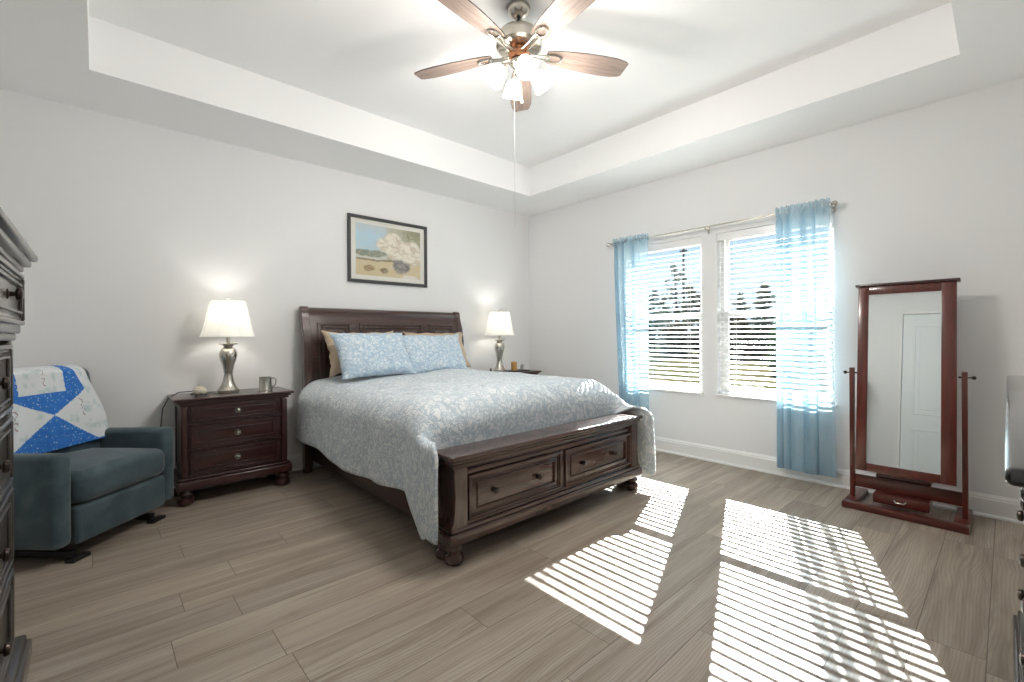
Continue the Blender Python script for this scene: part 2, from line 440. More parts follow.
struct('floor', MB().box(XL - WT, XR + WT, YN - WT, YF + WT, -0.1, 0), M['floor'])
c = MB()
for a in ((XL - WT, TX0, YN - WT, YF + WT), (TX1, XR + WT, YN - WT, YF + WT), (TX0, TX1, YN - WT, TY0), (TX0, TX1, TY1, YF + WT)):
    c.box(*a, HC, HT + 0.1)
c.box(TX0, TX1, TY0, TY1, HT, HT + 0.1)
struct('ceiling', c, M['ceiling'])
struct('wall_far', MB().box(XL - WT, XR + WT, YF, YF + WT, 0, HC), M['wall'])
struct('wall_near', MB().box(XL - WT, XR + WT, YN - WT, YN, 0, HC), M['wall'])
DY0, DY1, DZ = 0.18, 1.03, 2.44
wl_ = MB().box(XL - WT, XL, DY1, YF, 0, HC); wl_.box(XL - WT, XL, YN, DY0, 0, HC); wl_.box(XL - WT, XL, DY0, DY1, DZ, HC)
struct('wall_left', wl_, M['wall'])
wr = MB(); ys = [YN, WIN[1][0], WIN[1][1], WIN[0][0], WIN[0][1], YF]
for i in (0, 2, 4): wr.box(XR, XR + WT, ys[i], ys[i + 1], 0, HC)
for a, b_ in WIN:
    wr.box(XR, XR + WT, a, b_, 0, WZ0); wr.box(XR, XR + WT, a, b_, WZ1, HC)
struct('wall_right', wr, M['wall'])

def base_prof(s=1):        # (offset from wall, z)
    return [(0, 0), (0.026, 0), (0.026, 0.012), (0.016, 0.022), (0.016, 0.112), (0.012, 0.118), (0.012, 0.126), (0.006, 0.136), (0.004, 0.142), (0, 0.142)]
struct('baseboard_far', MB().prism([(YF - d, z) for d, z in base_prof()], 'x', XL, XR), M['trim'])
struct('baseboard_right', MB().prism([(XR - d, z) for d, z in base_prof()], 'y', YN, YF - 0.026), M['trim'])
bl = MB().prism([(XL + d, z) for d, z in base_prof()], 'y', DY1 + 0.035, YF - 0.026)
bl.prism([(XL + d, z) for d, z in base_prof()], 'y', YN + 0.026, DY0 - 0.035)
struct('baseboard_left', bl, M['trim'])
struct('baseboard_near', MB().prism([(YN + d, z) for d, z in base_prof()], 'x', XL, XR - 0.026), M['trim'])

# panelled door seen in the mirror
dr = MB().box(XL - 0.05, XL - 0.012, DY0 + 0.004, DY1 - 0.004, 0.006, DZ - 0.004, 0.002)
d1 = struct('door_1', dr, M['door'])
pn = MB()
for z0, z1 in ((0.20, 0.80), (1.00, 2.27)):
    frame_strip(DY0 + 0.12, DY1 - 0.12, z0, z1, 0.022, XL - 0.012, XL - 0.004, 0.003, pn, 'x')
    pn.box(XL - 0.012, XL - 0.006, DY0 + 0.19, DY1 - 0.19, z0 + 0.07, z1 - 0.07, 0.004)
pn.build('door_panel', M['door'], d1, False)
hk = MB().tube([(XL - 0.012, DY0 + 0.07, 0.95), (XL + 0.04, DY0 + 0.07, 0.95)], 0.009); hk.ball((XL + 0.055, DY0 + 0.07, 0.95), 0.027)
hk.build('door_knob', M['nickel'], d1)
cs = MB()
for a in ((DY0 - 0.03, DY0, 0, DZ + 0.03), (DY1, DY1 + 0.03, 0, DZ + 0.03), (DY0, DY1, DZ, DZ + 0.03)):
    cs.box(XL, XL + 0.008, a[0], a[1], a[2], a[3], 0.004)
struct('trim_1', cs, M['trim'])

# windows: vinyl single-hung units, glass, sill; blinds are things of their own
XG = XR + 0.085           # inner face of window frame
SLAT_N, PITCH = 29, 0.0455
for i, (a, b_) in enumerate(WIN):
    wf = MB()
    for s0, s1, z0, z1 in ((a, a + 0.035, WZ0, WZ1), (b_ - 0.035, b_, WZ0, WZ1), (a + 0.035, b_ - 0.035, WZ0, WZ0 + 0.03), (a + 0.035, b_ - 0.035, WZ1 - 0.03, WZ1)):
        wf.box(XG, XR + WT, s0, s1, z0, z1, 0.003)
    W_ = struct('window_%d' % (i + 1), wf, M['vinyl'])
    lo = frame_strip(a + 0.035, b_ - 0.035, WZ0 + 0.03, 1.375, 0.032, XG + 0.004, XG + 0.030, 0.003, None, 'x')
    lo.build('lower_sash', M['vinyl'], W_, False)
    up = frame_strip(a + 0.035, b_ - 0.035, 1.345, WZ1 - 0.03, 0.030, XG + 0.032, XG + 0.055, 0.003, None, 'x')
    up.build('upper_sash', M['vinyl'], W_, False)
    MB().box(XG + 0.014, XG + 0.018, a + 0.060, b_ - 0.060, WZ0 + 0.055, 1.35).build('lower_pane', M['glass'], W_, False)
    MB().box(XG + 0.042, XG + 0.046, a + 0.060, b_ - 0.060, 1.37, WZ1 - 0.055).build('upper_pane', M['glass'], W_, False)
    sl = MB().box(XR - 0.022, XG, a - 0.012, b_ + 0.012, WZ0 - 0.002, WZ0 + 0.018, 0.005)
    for bx in (): pass
    sl = MB().box(XR - 0.024, XR, a - 0.015, b_ + 0.015, WZ0, WZ0 + 0.018, 0.005).box(XR, XG, a + 0.001, b_ - 0.001, WZ0 + 0.001, WZ0 + 0.017)
    sl.build('window_sill', M['trim'], W_, False)
    # blind
    nm = ('white horizontal slat blind in the window nearer the bed', 'white horizontal slat blind in the window nearer the standing mirror')[i]
    t = thing('window_blind', nm, 'blind', (XR + 0.045, (a + b_) / 2, WZ0 + 0.02), 0, 'slat blinds in the pair of windows')
    xb = XR + 0.045
    hr = MB().box(xb - 0.028, xb + 0.028, a + 0.004, b_ - 0.004, WZ1 - 0.045, WZ1 - 0.002, 0.003)
    hr.build('headrail', M['vinyl'], t, False)
    MB().box(xb - 0.038, xb - 0.030, a + 0.003, b_ - 0.003, WZ1 - 0.068, WZ1 - 0.002, 0.002).build('valance', M['vinyl'], t, False)
    sm = MB(); tilt = math.radians(13.5)
    zt = WZ1 - 0.085
    n_s = int((zt - (WZ0 + 0.055)) / PITCH) + 1
    for k in range(n_s):
        z = zt - k * PITCH
        mt = Matrix.Translation((xb, 0, z)) @ Matrix.Rotation(-tilt, 4, 'Y')
        sm.box(-0.0245, 0.0245, a + 0.006, b_ - 0.006, -0.0013, 0.0013, 0, mtx=mt)
    sm.build('slats', M['slat'], t, False)
    MB().box(xb - 0.024, xb + 0.024, a + 0.006, b_ - 0.006, WZ0 + 0.020, WZ0 + 0.036, 0.003).build('bottom_rail', M['vinyl'], t, False)
    for f in (0.16, 0.84):
        yy = a + (b_ - a) * f
        lc = MB()
        for dx in (-0.0255, 0.0255): lc.tube([(xb + dx, yy, WZ1 - 0.05), (xb + dx, yy, WZ0 + 0.03)], 0.0011, 5)
        lc.build('ladder_cord', M['trim'], t)

# ------------------------------------------------------------------ outdoors
gr = MB().grid(lambda u, v: Vector((4.6 + u * 140, -90 + v * 200, -0.30)), 40, 40)
struct('lawn', gr, M['ground'])
def leaves(mb, c, rad, n, s, rnd):
    nb = bmesh.new()
    for _ in range(n):
        while True:
            p = Vector((rnd.uniform(-1, 1), rnd.uniform(-1, 1), rnd.uniform(-1, 1)))
            if p.length < 1: break
        p = Vector((c[0] + p.x * rad[0], c[1] + p.y * rad[1], c[2] + p.z * rad[2]))
        d1_ = Vector((rnd.uniform(-1, 1), rnd.uniform(-1, 1), rnd.uniform(-0.6, 0.6))).normalized() * s * rnd.uniform(0.6, 1.3)
        d2_ = d1_.orthogonal().normalized() * s * 0.5
        nb.faces.new([nb.verts.new(p - d1_), nb.verts.new(p - d2_), nb.verts.new(p + d1_), nb.verts.new(p + d2_)])
    mb._merge(nb)
def pine(x, y, h, label, dense=1.0, seed=0):
    rnd = random.Random(seed)
    t = thing('pine_tree', label, 'tree', (x, y, -0.3), 0, 'pine trees beyond the windows')
    MB().tube([(x, y, -0.3), (x + 0.1, y, h * 0.5), (x, y + 0.1, h)], [h * 0.022, h * 0.014, h * 0.005], 7).build('trunk', M['trunk'], t)
    cr_ = MB()
    for k in range(9):
        f = 0.42 + 0.56 * k / 8
        rr = h * 0.16 * (1.15 - f) * 1.9 * rnd.uniform(0.7, 1.2)
        for q in range(3):
            a = rnd.uniform(0, 2 * PI)
            leaves(cr_, (x + math.cos(a) * rr * 0.6, y + math.sin(a) * rr * 0.6, -0.3 + h * f), (rr * 0.7, rr * 0.7, h * 0.035), int(26 * dense), 0.16, rnd)
    cr_.build('crown', M['pine'], t, False)
def shrub(x, y, rx, h, label, mat, seed, name='bush'):
    rnd = random.Random(seed); mb = MB()
    for k in range(7):
        leaves(mb, (x + rnd.uniform(-0.5, 0.5) * rx, y + rnd.uniform(-0.6, 0.6) * rx, -0.3 + h * rnd.uniform(0.3, 0.6)), (rx * 0.5, rx * 0.5, h * 0.42), 260, 0.16, rnd)
    mb.tube([(x, y, -0.3), (x, y, h * 0.4)], 0.05, 6)
    o = mb.build(name, M[mat], None, False)
    o.data.transform(Matrix.Translation((-x, -y, 0.3))); o.location = (x, y, -0.3)
    return o
for i, (tx, ty, h, lab, dn) in enumerate([
    (32.0, 16.78, 6.6, 'tallest thin pine beyond the window nearer the bed', 0.6),
    (35.2, 20.46, 5.2, 'short pine at the curtain side of the window nearer the bed', 1.0),
    (38.4, 21.3, 4.9, 'low pine left of the tallest pine in the window nearer the bed', 1.0),
    (32.0, 15.61, 5.0, 'low pine right of the utility pole in the window nearer the bed', 1.0),
    (35.2, 16.44, 4.6, 'pine half hidden by the wall strip between the windows', 1.0),
    (38.4, 14.55, 4.7, 'narrow pine left in the window nearer the standing mirror', 1.1),
    (32.0, 10.64, 4.6, 'narrow pine close to the curtain in the window nearer the standing mirror', 1.1),
    (35.2, 9.81, 4.9, 'pine behind the right sheer curtain', 1.0), (38.4, 24.35, 5.0, 'pine behind the left sheer curtain', 1.0)]):
    pine(tx, ty, h, lab, dn, i)
pl_ = MB().tube([(34, 17.16, -0.3), (34, 17.16, 8.3)], [0.11, 0.08], 8)
plt = thing('utility_pole', 'thin dark utility pole rising above the pines outside', 'utility pole', (34, 17.16, -0.3))
pl_.build('pole', M['trunk'], plt)
MB().box(33.9, 34.1, 17.16 - 0.28, 17.16 + 0.28, 7.7, 7.8, 0.01).build('crossarm', M['trunk'], plt)
k = 0
for by in [19.48, 17.87, 16.37, 14.96, 13.64, 12.4, 11.24, 10.14, 9.1, 8.12, 7.19]:
    mat = ('brush', 'pine', 'brush')[k % 3]
    o = shrub(29.0 + (k % 3) * 0.7, by, 0.82, 2.0 + 0.35 * ((k * 7) % 4), '', mat, 50 + k)
    tag(o, 'brush thicket below the pines, one clump of the hedge-like row outside', 'bush', 'brush row below the pines')
    k += 1
o = shrub(18.5, 5.77, 0.5, 2.15, '', 'bush', 99)
tag(o, 'brighter green bush beside the right curtain, nearer than the brown brush', 'bush')

# ------------------------------------------------------------------ turned foot / knob profiles
BUN = [(0.0, 0.0), (0.030, 0.0), (0.040, 0.006), (0.048, 0.020), (0.050, 0.036), (0.045, 0.052), (0.034, 0.060), (0.032, 0.066), (0.042, 0.072), (0.045, 0.082), (0.040, 0.092), (0.036, 0.106), (0, 0.106)]
def bun(parent, x, y, mat, s=1.0, name='foot', local=False):
    return MB().lathe([(r * s, z) for r, z in BUN], (x, y, 0), 28).build(name, mat, parent, local=local)
def knob_mb(c, d, r=0.016, mb=None):
    """round knob sticking out along direction d from point c"""
    mb = mb or MB()
    q = Vector(d).to_track_quat('Z', 'Y').to_matrix().to_4x4()
    prof = [(0, 0), (r * 0.85, 0), (r * 0.8, 0.003), (r * 0.4, 0.005), (r * 0.35, 0.014), (r * 0.9, 0.017), (r, 0.022), (r * 0.85, 0.028), (r * 0.4, 0.031), (0, 0.0315)]
    return mb.lathe(prof, (0, 0, 0), 20, Matrix.Translation(c) @ q)
def drawer_front(parent, x0, x1, z0, z1, yf, mat, knobs, local=False, inner=0.038, kr=0.016, km='knob', plate=False):
    """drawer with cove-moulded raised field on a face looking to -y at yf"""
    mb = MB().box(x0, x1, yf - 0.002, yf + 0.03, z0, z1, 0.003)
    frame_strip(x0, x1, z0, z1, 0.014, yf - 0.012, yf, 0.004, mb)
    frame_strip(x0 + 0.014, x1 - 0.014, z0 + 0.014, z1 - 0.014, 0.010, yf - 0.006, yf, 0.003, mb)
    frame_strip(x0 + inner, x1 - inner, z0 + inner * 0.8, z1 - inner * 0.8, 0.009, yf - 0.011, yf, 0.004, mb)
    d = mb.build('drawer', mat, parent, True, local=local)
    for kx in knobs:
        kb_ = knob_mb((kx, yf - 0.002, (z0 + z1) / 2), (0, -1, 0), kr)
        if plate:
            kb_.tube([(kx + 0.019 * math.cos(a * PI / 10), yf - 0.004, (z0 + z1) / 2 + 0.019 * math.sin(a * PI / 10)) for a in range(20)], 0.0025, 6, closed=True)
        kb_.build('knob', M[km], d, local=local)
    return d

# ------------------------------------------------------------------ nightstands
def nightstand(loc, label):
    t = thing('nightstand', label, 'nightstand', loc, 0, 'dark cherry nightstands flanking the bed')
    # local: x -0.36..0.36, y 0 (front) .. 0.37
    b = MB().box(-0.335, 0.335, 0.02, 0.36, 0.19, 0.70, 0.004)
    b.box(-0.345, -0.30, 0.0, 0.05, 0.19, 0.69, 0.012, 3).box(0.30, 0.345, 0.0, 0.05, 0.19, 0.69, 0.012, 3)
    for sx in (-1, 1): frame_strip(0.06, 0.34, 0.22, 0.68, 0.02, sx * 0.333, sx * 0.342, 0.003, b, 'x')
    b.box(-0.30, 0.30, 0.004, 0.03, 0.19, 0.205, 0.002).box(-0.30, 0.30, 0.004, 0.03, 0.372, 0.384, 0.002).box(-0.30, 0.30, 0.002, 0.03, 0.552, 0.572, 0.003)
    b.build('body', M['cherry_x'], t, local=True)
    tp = MB().box(-0.385, 0.385, -0.035, 0.378, 0.728, 0.748, 0.006, 3)
    tp.box(-0.368, 0.368, -0.020, 0.37, 0.712, 0.728, 0.005).box(-0.352, 0.352, -0.008, 0.365, 0.695, 0.712, 0.004)
    tp.build('top', M['cherry_x'], t, local=True)
    bm = MB().box(-0.372, 0.372, -0.028, 0.37, 0.110, 0.172, 0.010, 3).box(-0.360, 0.360, -0.016, 0.366, 0.172, 0.192, 0.007, 3)
    bm.build('base_moulding', M['cherry_x'], t, local=True)
    drawer_front(t, -0.288, 0.288, 0.578, 0.690, -0.002, M['cherry_x'], [0], True, 0.036, 0.013, 'pewter', True)
    drawer_front(t, -0.288, 0.288, 0.388, 0.548, 0.004, M['cherry_x'], [0], True, 0.042, 0.013, 'pewter', True)
    drawer_front(t, -0.288, 0.288, 0.209, 0.368, 0.004, M['cherry_x'], [0], True, 0.042, 0.013, 'pewter', True)
    for fx in (-0.315, 0.315):
        for fy in (0.03, 0.31): bun(t, fx, fy, M['cherry_x'], 1.05, local=True)
    return t
ns = nightstand((0.765, 3.862, 0), 'dark cherry three drawer nightstand between the recliner and the bed')
dup(ns, (3.60, 3.862, 0), 'dark nightstand mostly hidden behind the far side of the bed')

# ------------------------------------------------------------------ table lamps
def table_lamp(loc, label):
    t = thing('table_lamp', label, 'lamp', loc, 0, 'pewter baluster table lamps on the nightstands')
    prof = [(0, 0), (0.070, 0), (0.072, 0.006), (0.072, 0.026), (0.066, 0.034), (0.060, 0.040), (0.050, 0.058), (0.038, 0.090), (0.030, 0.130), (0.028, 0.150), (0.031, 0.158),
            (0.032, 0.175), (0.040, 0.215), (0.053, 0.255), (0.060, 0.285), (0.058, 0.310), (0.046, 0.338), (0.032, 0.350), (0.030, 0.356), (0.042, 0.366), (0.062, 0.373), (0.064, 0.379), (0.03, 0.384), (0.012, 0.388), (0, 0.388)]
    MB().lathe(prof, (0, 0, 0), 40).build('base', M['nickel'], t, local=True)
    MB().lathe([(0, 0.386), (0.012, 0.386), (0.012, 0.43), (0.018, 0.435), (0.018, 0.475), (0, 0.48)], (0, 0, 0), 16).build('socket', M['nickel'], t, local=True)
    hp = [(0.02 * s_, 0, 0.44) for s_ in (1,)]
    h = MB()
    arc = [(0.018, 0, 0.43)] + [(0.018 + 0.045 * math.sin(PI * q / 10), 0, 0.43 + 0.275 * q / 10) for q in range(1, 10)] + [(0.004, 0, 0.708)]
    h.tube(arc, 0.002, 6); h.tube([(-x, y, z) for x, y, z in arc], 0.002, 6)
    h.build('harp', M['nickel'], t, local=True)
    MB().lathe([(0, 0.48), (0.016, 0.485), (0.028, 0.515), (0.030, 0.54), (0.022, 0.565), (0, 0.575)], (0, 0, 0), 20).build('bulb', M['bulb'], t, local=True)
    sp_ = [(0.180, 0.428), (0.166, 0.47), (0.152, 0.53), (0.138, 0.60), (0.126, 0.66), (0.117, 0.705)]
    sh = MB().lathe(sp_ + [(r - 0.002, z) for r, z in reversed(sp_)] + [sp_[0]], (0, 0, 0), 48, cap=False)
    shade = sh.build('lamp_shade', M['lampshade'], t, local=True)
    tr = MB()
    tr.tube([(0.1805 * math.cos(a * PI / 24), 0.1805 * math.sin(a * PI / 24), 0.430) for a in range(48)], 0.0028, 6, closed=True)
    tr.tube([(0.1175 * math.cos(a * PI / 24), 0.1175 * math.sin(a * PI / 24), 0.704) for a in range(48)], 0.0028, 6, closed=True)
    for q in range(8):
        a = (q + 0.35) * PI / 4
        tr.tube([((r + 0.001) * math.cos(a), (r + 0.001) * math.sin(a), z) for r, z in sp_], 0.0016, 5)
    tr.build('shade_trim', M['trim'], shade, local=True)
    sp3 = MB()
    for q in range(3):
        a = q * 2 * PI / 3; sp3.tube([(0, 0, 0.708), (0.116 * math.cos(a), 0.116 * math.sin(a), 0.703)], 0.0018, 5)
    sp3.build('spider', M['nickel'], shade, local=True)
    MB().lathe([(0, 0.705), (0.007, 0.707), (0.005, 0.716), (0.010, 0.722), (0.006, 0.732), (0, 0.735)], (0, 0, 0), 14).build('finial', M['nickel'], t, local=True)
    return t
NZ = 0.748
lp = table_lamp((0.735, 4.02, NZ), 'lit pewter table lamp with white shade beside the mug, left of the bed')
dup(lp, (3.475, 4.02, NZ), 'lit pewter table lamp with white shade in the corner beyond the bed')
for x in (0.735, 3.475):
    ld = bpy.data.lights.new('lamp_light', 'POINT'); ld.energy = LAMP_W; ld.color = (1.0, 0.96, 0.90); ld.shadow_soft_size = 0.03
    lo_ = bpy.data.objects.new('lamp_light', ld); COL.objects.link(lo_); lo_.location = (x, 4.02, NZ + 0.60)

# small things on the left nightstand
mg = thing('pewter_mug', 'small pewter mug with handle right of the lamp', 'mug', (0.985, 4.0, NZ))
MB().lathe([(0, 0), (0.050, 0), (0.050, 0.006), (0.047, 0.012), (0.043, 0.09), (0.044, 0.108), (0.040, 0.108), (0.038, 0.02), (0, 0.02)], (0.985, 4.0, NZ), 32).build('cup', M['pewter'], mg)
hp = [(0.042, 0.092), (0.062, 0.100), (0.076, 0.090), (0.078, 0.065), (0.070, 0.040), (0.045, 0.026)]
MB().tube([(0.985 + a * 0.9, 4.0 - a * 0.44, NZ + z) for a, z in hp], 0.005, 8).build('handle', M['pewter'], mg)
pt = thing('ceramic_pot', 'small cream lidded pot with leafy decoration on the nightstand', 'pot', (0.545, 3.97, NZ))
px_, py_ = 0.545, 3.97
MB().lathe([(0, 0), (0.026, 0), (0.028, 0.006), (0.040, 0.018), (0.046, 0.034), (0.043, 0.048), (0.034, 0.054), (0, 0.054)], (px_, py_, NZ), 28).build('bowl', M['ceramic'], pt)
MB().lathe([(0, 0.054), (0.034, 0.055), (0.030, 0.064), (0.012, 0.070), (0.005, 0.074), (0.008, 0.081), (0.004, 0.087), (0, 0.088)], (px_, py_, NZ), 24).build('lid', M['ceramic'], pt)
lf = MB()
for q in range(9):
    a = q * 2 * PI / 9
    lf.ball((px_ + 0.047 * math.cos(a), py_ + 0.047 * math.sin(a), NZ + 0.014 + 0.006 * (q % 2)), 0.013, 2, (1, 1, 0.6))
lf.build('leaf_trim', M['leafgreen'], pt)
cd = MB().tube([(0.66, 4.03, NZ + 0.004), (0.60, 4.06, NZ + 0.012), (0.50, 4.05, NZ + 0.030), (0.43, 4.06, NZ + 0.028), (0.375, 4.09, NZ - 0.01), (0.345, 4.14, 0.66), (0.335, 4.18, 0.50), (0.345, 4.20, 0.25), (0.345, 4.205, 0.10), (0.35, 4.20, 0.02)], 0.0035, 8)
tag(cd.build('power_cord', M['cord']), 'dark lamp cord looping off the left nightstand edge', 'cord')

# small things on the right nightstand
MB_ = MB().box(3.59, 3.86, 3.90, 4.04, NZ, NZ + 0.012, 0.004)
tag(MB_.build('tray', M['black']), 'thin dark tray under the candle on the far nightstand', 'tray')
cn = thing('pillar_candle', 'amber pillar candle just right of the corner lamp', 'candle', (3.66, 3.97, NZ + 0.012))
MB().lathe([(0, 0), (0.034, 0), (0.035, 0.004), (0.035, 0.098), (0.031, 0.102), (0.02, 0.096), (0, 0.095)], (3.66, 3.97, NZ + 0.012), 28).build('wax', M['amber'], cn)
MB().tube([(3.66, 3.97, NZ + 0.106), (3.661, 3.97, NZ + 0.118)], 0.0015, 6).build('wick', M['cord'], cn)
ck = thing('glass_clock', 'little round pale glass ornament right of the candle', 'ornament', (3.79, 3.97, NZ + 0.012))
MB().box(3.765, 3.815, 3.955, 3.985, NZ + 0.012, NZ + 0.026, 0.004).build('base', M['clearglass'], ck)
MB().tube([(3.79 + 0.026 * math.cos(a * PI / 12), 3.97, NZ + 0.052 + 0.026 * math.sin(a * PI / 12)) for a in range(24)], 0.005, 8, closed=True).build('ring', M['pewter'], ck)
MB().ball((3.79, 3.97, NZ + 0.052), 0.023, 3, (1, 0.35, 1)).build('lens', M['clearglass'], ck)
bt = thing('small_bottle', 'tiny dark bottle left of the corner lamp', 'bottle', (3.30, 3.97, NZ))
MB().lathe([(0, 0), (0.013, 0), (0.014, 0.004), (0.014, 0.035), (0.006, 0.043), (0, 0.044)], (3.30, 3.97, NZ), 18).build('body', M['black'], bt)
MB().lathe([(0, 0.042), (0.007, 0.042), (0.007, 0.058), (0, 0.058)], (3.30, 3.97, NZ), 14).build('cap', M['knob'], bt)

# ------------------------------------------------------------------ bed
BX0, BX1, FBY = 1.315, 3.03, 1.905
bed = thing('bed', 'dark wood queen sleigh bed with two footboard drawers', 'bed', (2.17, 3.0, 0))
# headboard: S-curved profile in (y, z); front face towards the camera
def sleigh(th0, th1, top, y_off=0.0):
    f = [(4.075, 0.30), (4.07, 0.70), (4.072, 0.95), (4.082, 1.12), (4.105, 1.25), (4.140, 1.345), (4.150, 1.385)]
    n = [(4.145, 1.405), (4.155, 1.425), (4.175, 1.435), (4.198, 1.430), (4.212, 1.412), (4.212, 1.39), (4.200, 1.372)]
    bk = [(4.185, 1.33), (4.155, 1.25), (4.130, 1.12), (4.115, 0.95), (4.112, 0.70), (4.112, 0.30)]
    return f, n, bk
f, n_, bk = sleigh(0, 0, 0)
prof = f + n_ + bk
post = [(y - 0.012, z) for y, z in f] + [(y - 0.006, z + 0.010) for y, z in n_[:3]] + [(y, z + 0.008) for y, z in n_[3:]] + [(y + 0.012, z) for y, z in bk]
post = [(post[0][0], 0.0)] + post + [(post[-1][0], 0.0)]
HX1 = 2.985
hb = MB().prism(prof, 'x', BX0 + 0.055, HX1 - 0.055).build('headboard', M['footwood'], bed)
for a, b_ in ((BX0 - 0.012, BX0 + 0.055), (HX1 - 0.055, HX1 + 0.012)):
    MB().prism(post, 'x', a, b_, 0.004).build('headboard_post', M['footwood_z'], bed)
def surf_y(z):
    for (ya, za), (yb, zb) in zip(f, f[1:]):
        if za <= z <= zb: return ya + (yb - ya) * (z - za) / (zb - za)
    return f[-1][0]
def panel_curve(mb, x0, x1, z0, z1, wd, out):
    zs = [z0 + (z1 - z0) * q / 12 for q in range(13)]
    for xa, xb_ in ((x0, x0 + wd), (x1 - wd, x1)):
        mb.prism([(surf_y(z) - out, z) for z in zs] + [(surf_y(z) + 0.004, z) for z in reversed(zs)], 'x', xa, xb_, 0.002)
    for za, zb in ((z1 - wd, z1), (z0, z0 + wd)):
        mb.prism([(surf_y(za) - out, za), (surf_y(zb) - out, zb), (surf_y(zb) + 0.004, zb), (surf_y(za) + 0.004, za)], 'x', x0, x1, 0.002)
for x0, x1 in ((1.43, 1.725), (1.815, 2.485), (2.575, 2.875)):
    mb = MB(); panel_curve(mb, x0, x1, 0.62, 1.298, 0.018, 0.016); panel_curve(mb, x0 + 0.035, x1 - 0.035, 0.655, 1.268, 0.014, 0.017)
    zs = [0.69 + (1.24 - 0.69) * q / 12 for q in range(13)]
    mb.prism([(surf_y(z) - 0.010, z) for z in zs] + [(surf_y(z) + 0.004, z) for z in reversed(zs)], 'x', x0 + 0.06, x1 - 0.06, 0.002)
    mb.build('headboard_panel', M['footwood_z'], bed)
# footboard
fb = MB().box(BX0 + 0.03, BX1 - 0.03, FBY + 0.012, 2.035, 0.19, 0.50, 0.003)
fb.box(BX0 + 0.095, BX1 - 0.095, FBY, FBY + 0.02, 0.452, 0.478, 0.006, 2)
fb.box(BX0 + 0.095, BX1 - 0.095, FBY, FBY + 0.02, 0.185, 0.208, 0.004, 2)
fb.box(2.152, 2.182, FBY - 0.002, FBY + 0.02, 0.208, 0.452, 0.004, 2)
fb.build('footboard', M['footwood'], bed)
tp = MB().box(BX0 - 0.02, BX1 + 0.022, FBY - 0.04, 2.07, 0.538, 0.566, 0.012, 4)
tp.box(BX0 - 0.004, BX1 + 0.006, FBY - 0.022, 2.05, 0.518, 0.540, 0.008, 3).box(BX0 + 0.012, BX1 - 0.010, FBY - 0.008, 2.04, 0.495, 0.52, 0.006, 2)
tp.build('footboard_top', M['footwood'], bed)
# flared pilasters (outer profile sweeps outward to the base)
for sx, xe in ((1, BX0), (-1, BX1)):
    pr_ = [(xe + sx * 0.014, 0.50), (xe + sx * 0.018, 0.34), (xe + sx * 0.014, 0.28), (xe + sx * 0.008, 0.22), (xe - sx * 0.008, 0.188), (xe + sx * 0.10, 0.188), (xe + sx * 0.10, 0.50)]
    MB().prism([(x, z) for x, z in pr_], 'y', FBY - 0.012, 2.035, 0.004).build('pilaster', M['footwood_z'], bed)
MB().box(BX0 - 0.020, BX1 + 0.020, FBY - 0.028, 2.05, 0.108, 0.168, 0.010, 3).box(BX0 - 0.008, BX1 + 0.008, FBY - 0.018, 2.045, 0.166, 0.192, 0.008, 3).build('base_moulding', M['footwood'], bed)
drawer_front(bed, BX0 + 0.108, 2.148, 0.214, 0.446, FBY, M['footwood'], [1.60, 1.94], False, 0.055, 0.018)
drawer_front(bed, 2.186, BX1 - 0.108, 0.214, 0.446, FBY, M['footwood'], [2.36, 2.72], False, 0.055, 0.018)
for fx in (BX0 + 0.035, BX1 - 0.045):
    for fy in (FBY + 0.025, 2.02): bun(bed, fx, fy, M['footwood'], 1.0)
for xa, xb_ in ((1.37, 1.40), (2.945, 2.975)):
    MB().box(xa, xb_, 2.03, 4.08, 0.10, 0.40, 0.004).build('side_rail', M['cherry_x'], bed)
for sx in (1.72, 2.60):
    MB().box(sx, sx + 0.06, 2.3, 4.0, 0.0, 0.30, 0.003).build('support_beam', M['cherry_x'], bed)
MB().box(1.40, 2.945, 2.04, 4.065, 0.30, 0.40, 0.004).build('platform', M['cherry_x'], bed)
mat_ = MB().box(1.44, 2.90, 2.20, 4.05, 0.401, 0.765, 0.07, 4)
tag(mat_.build('mattress', M['mattress']), 'white mattress under the blue damask comforter', 'mattress')

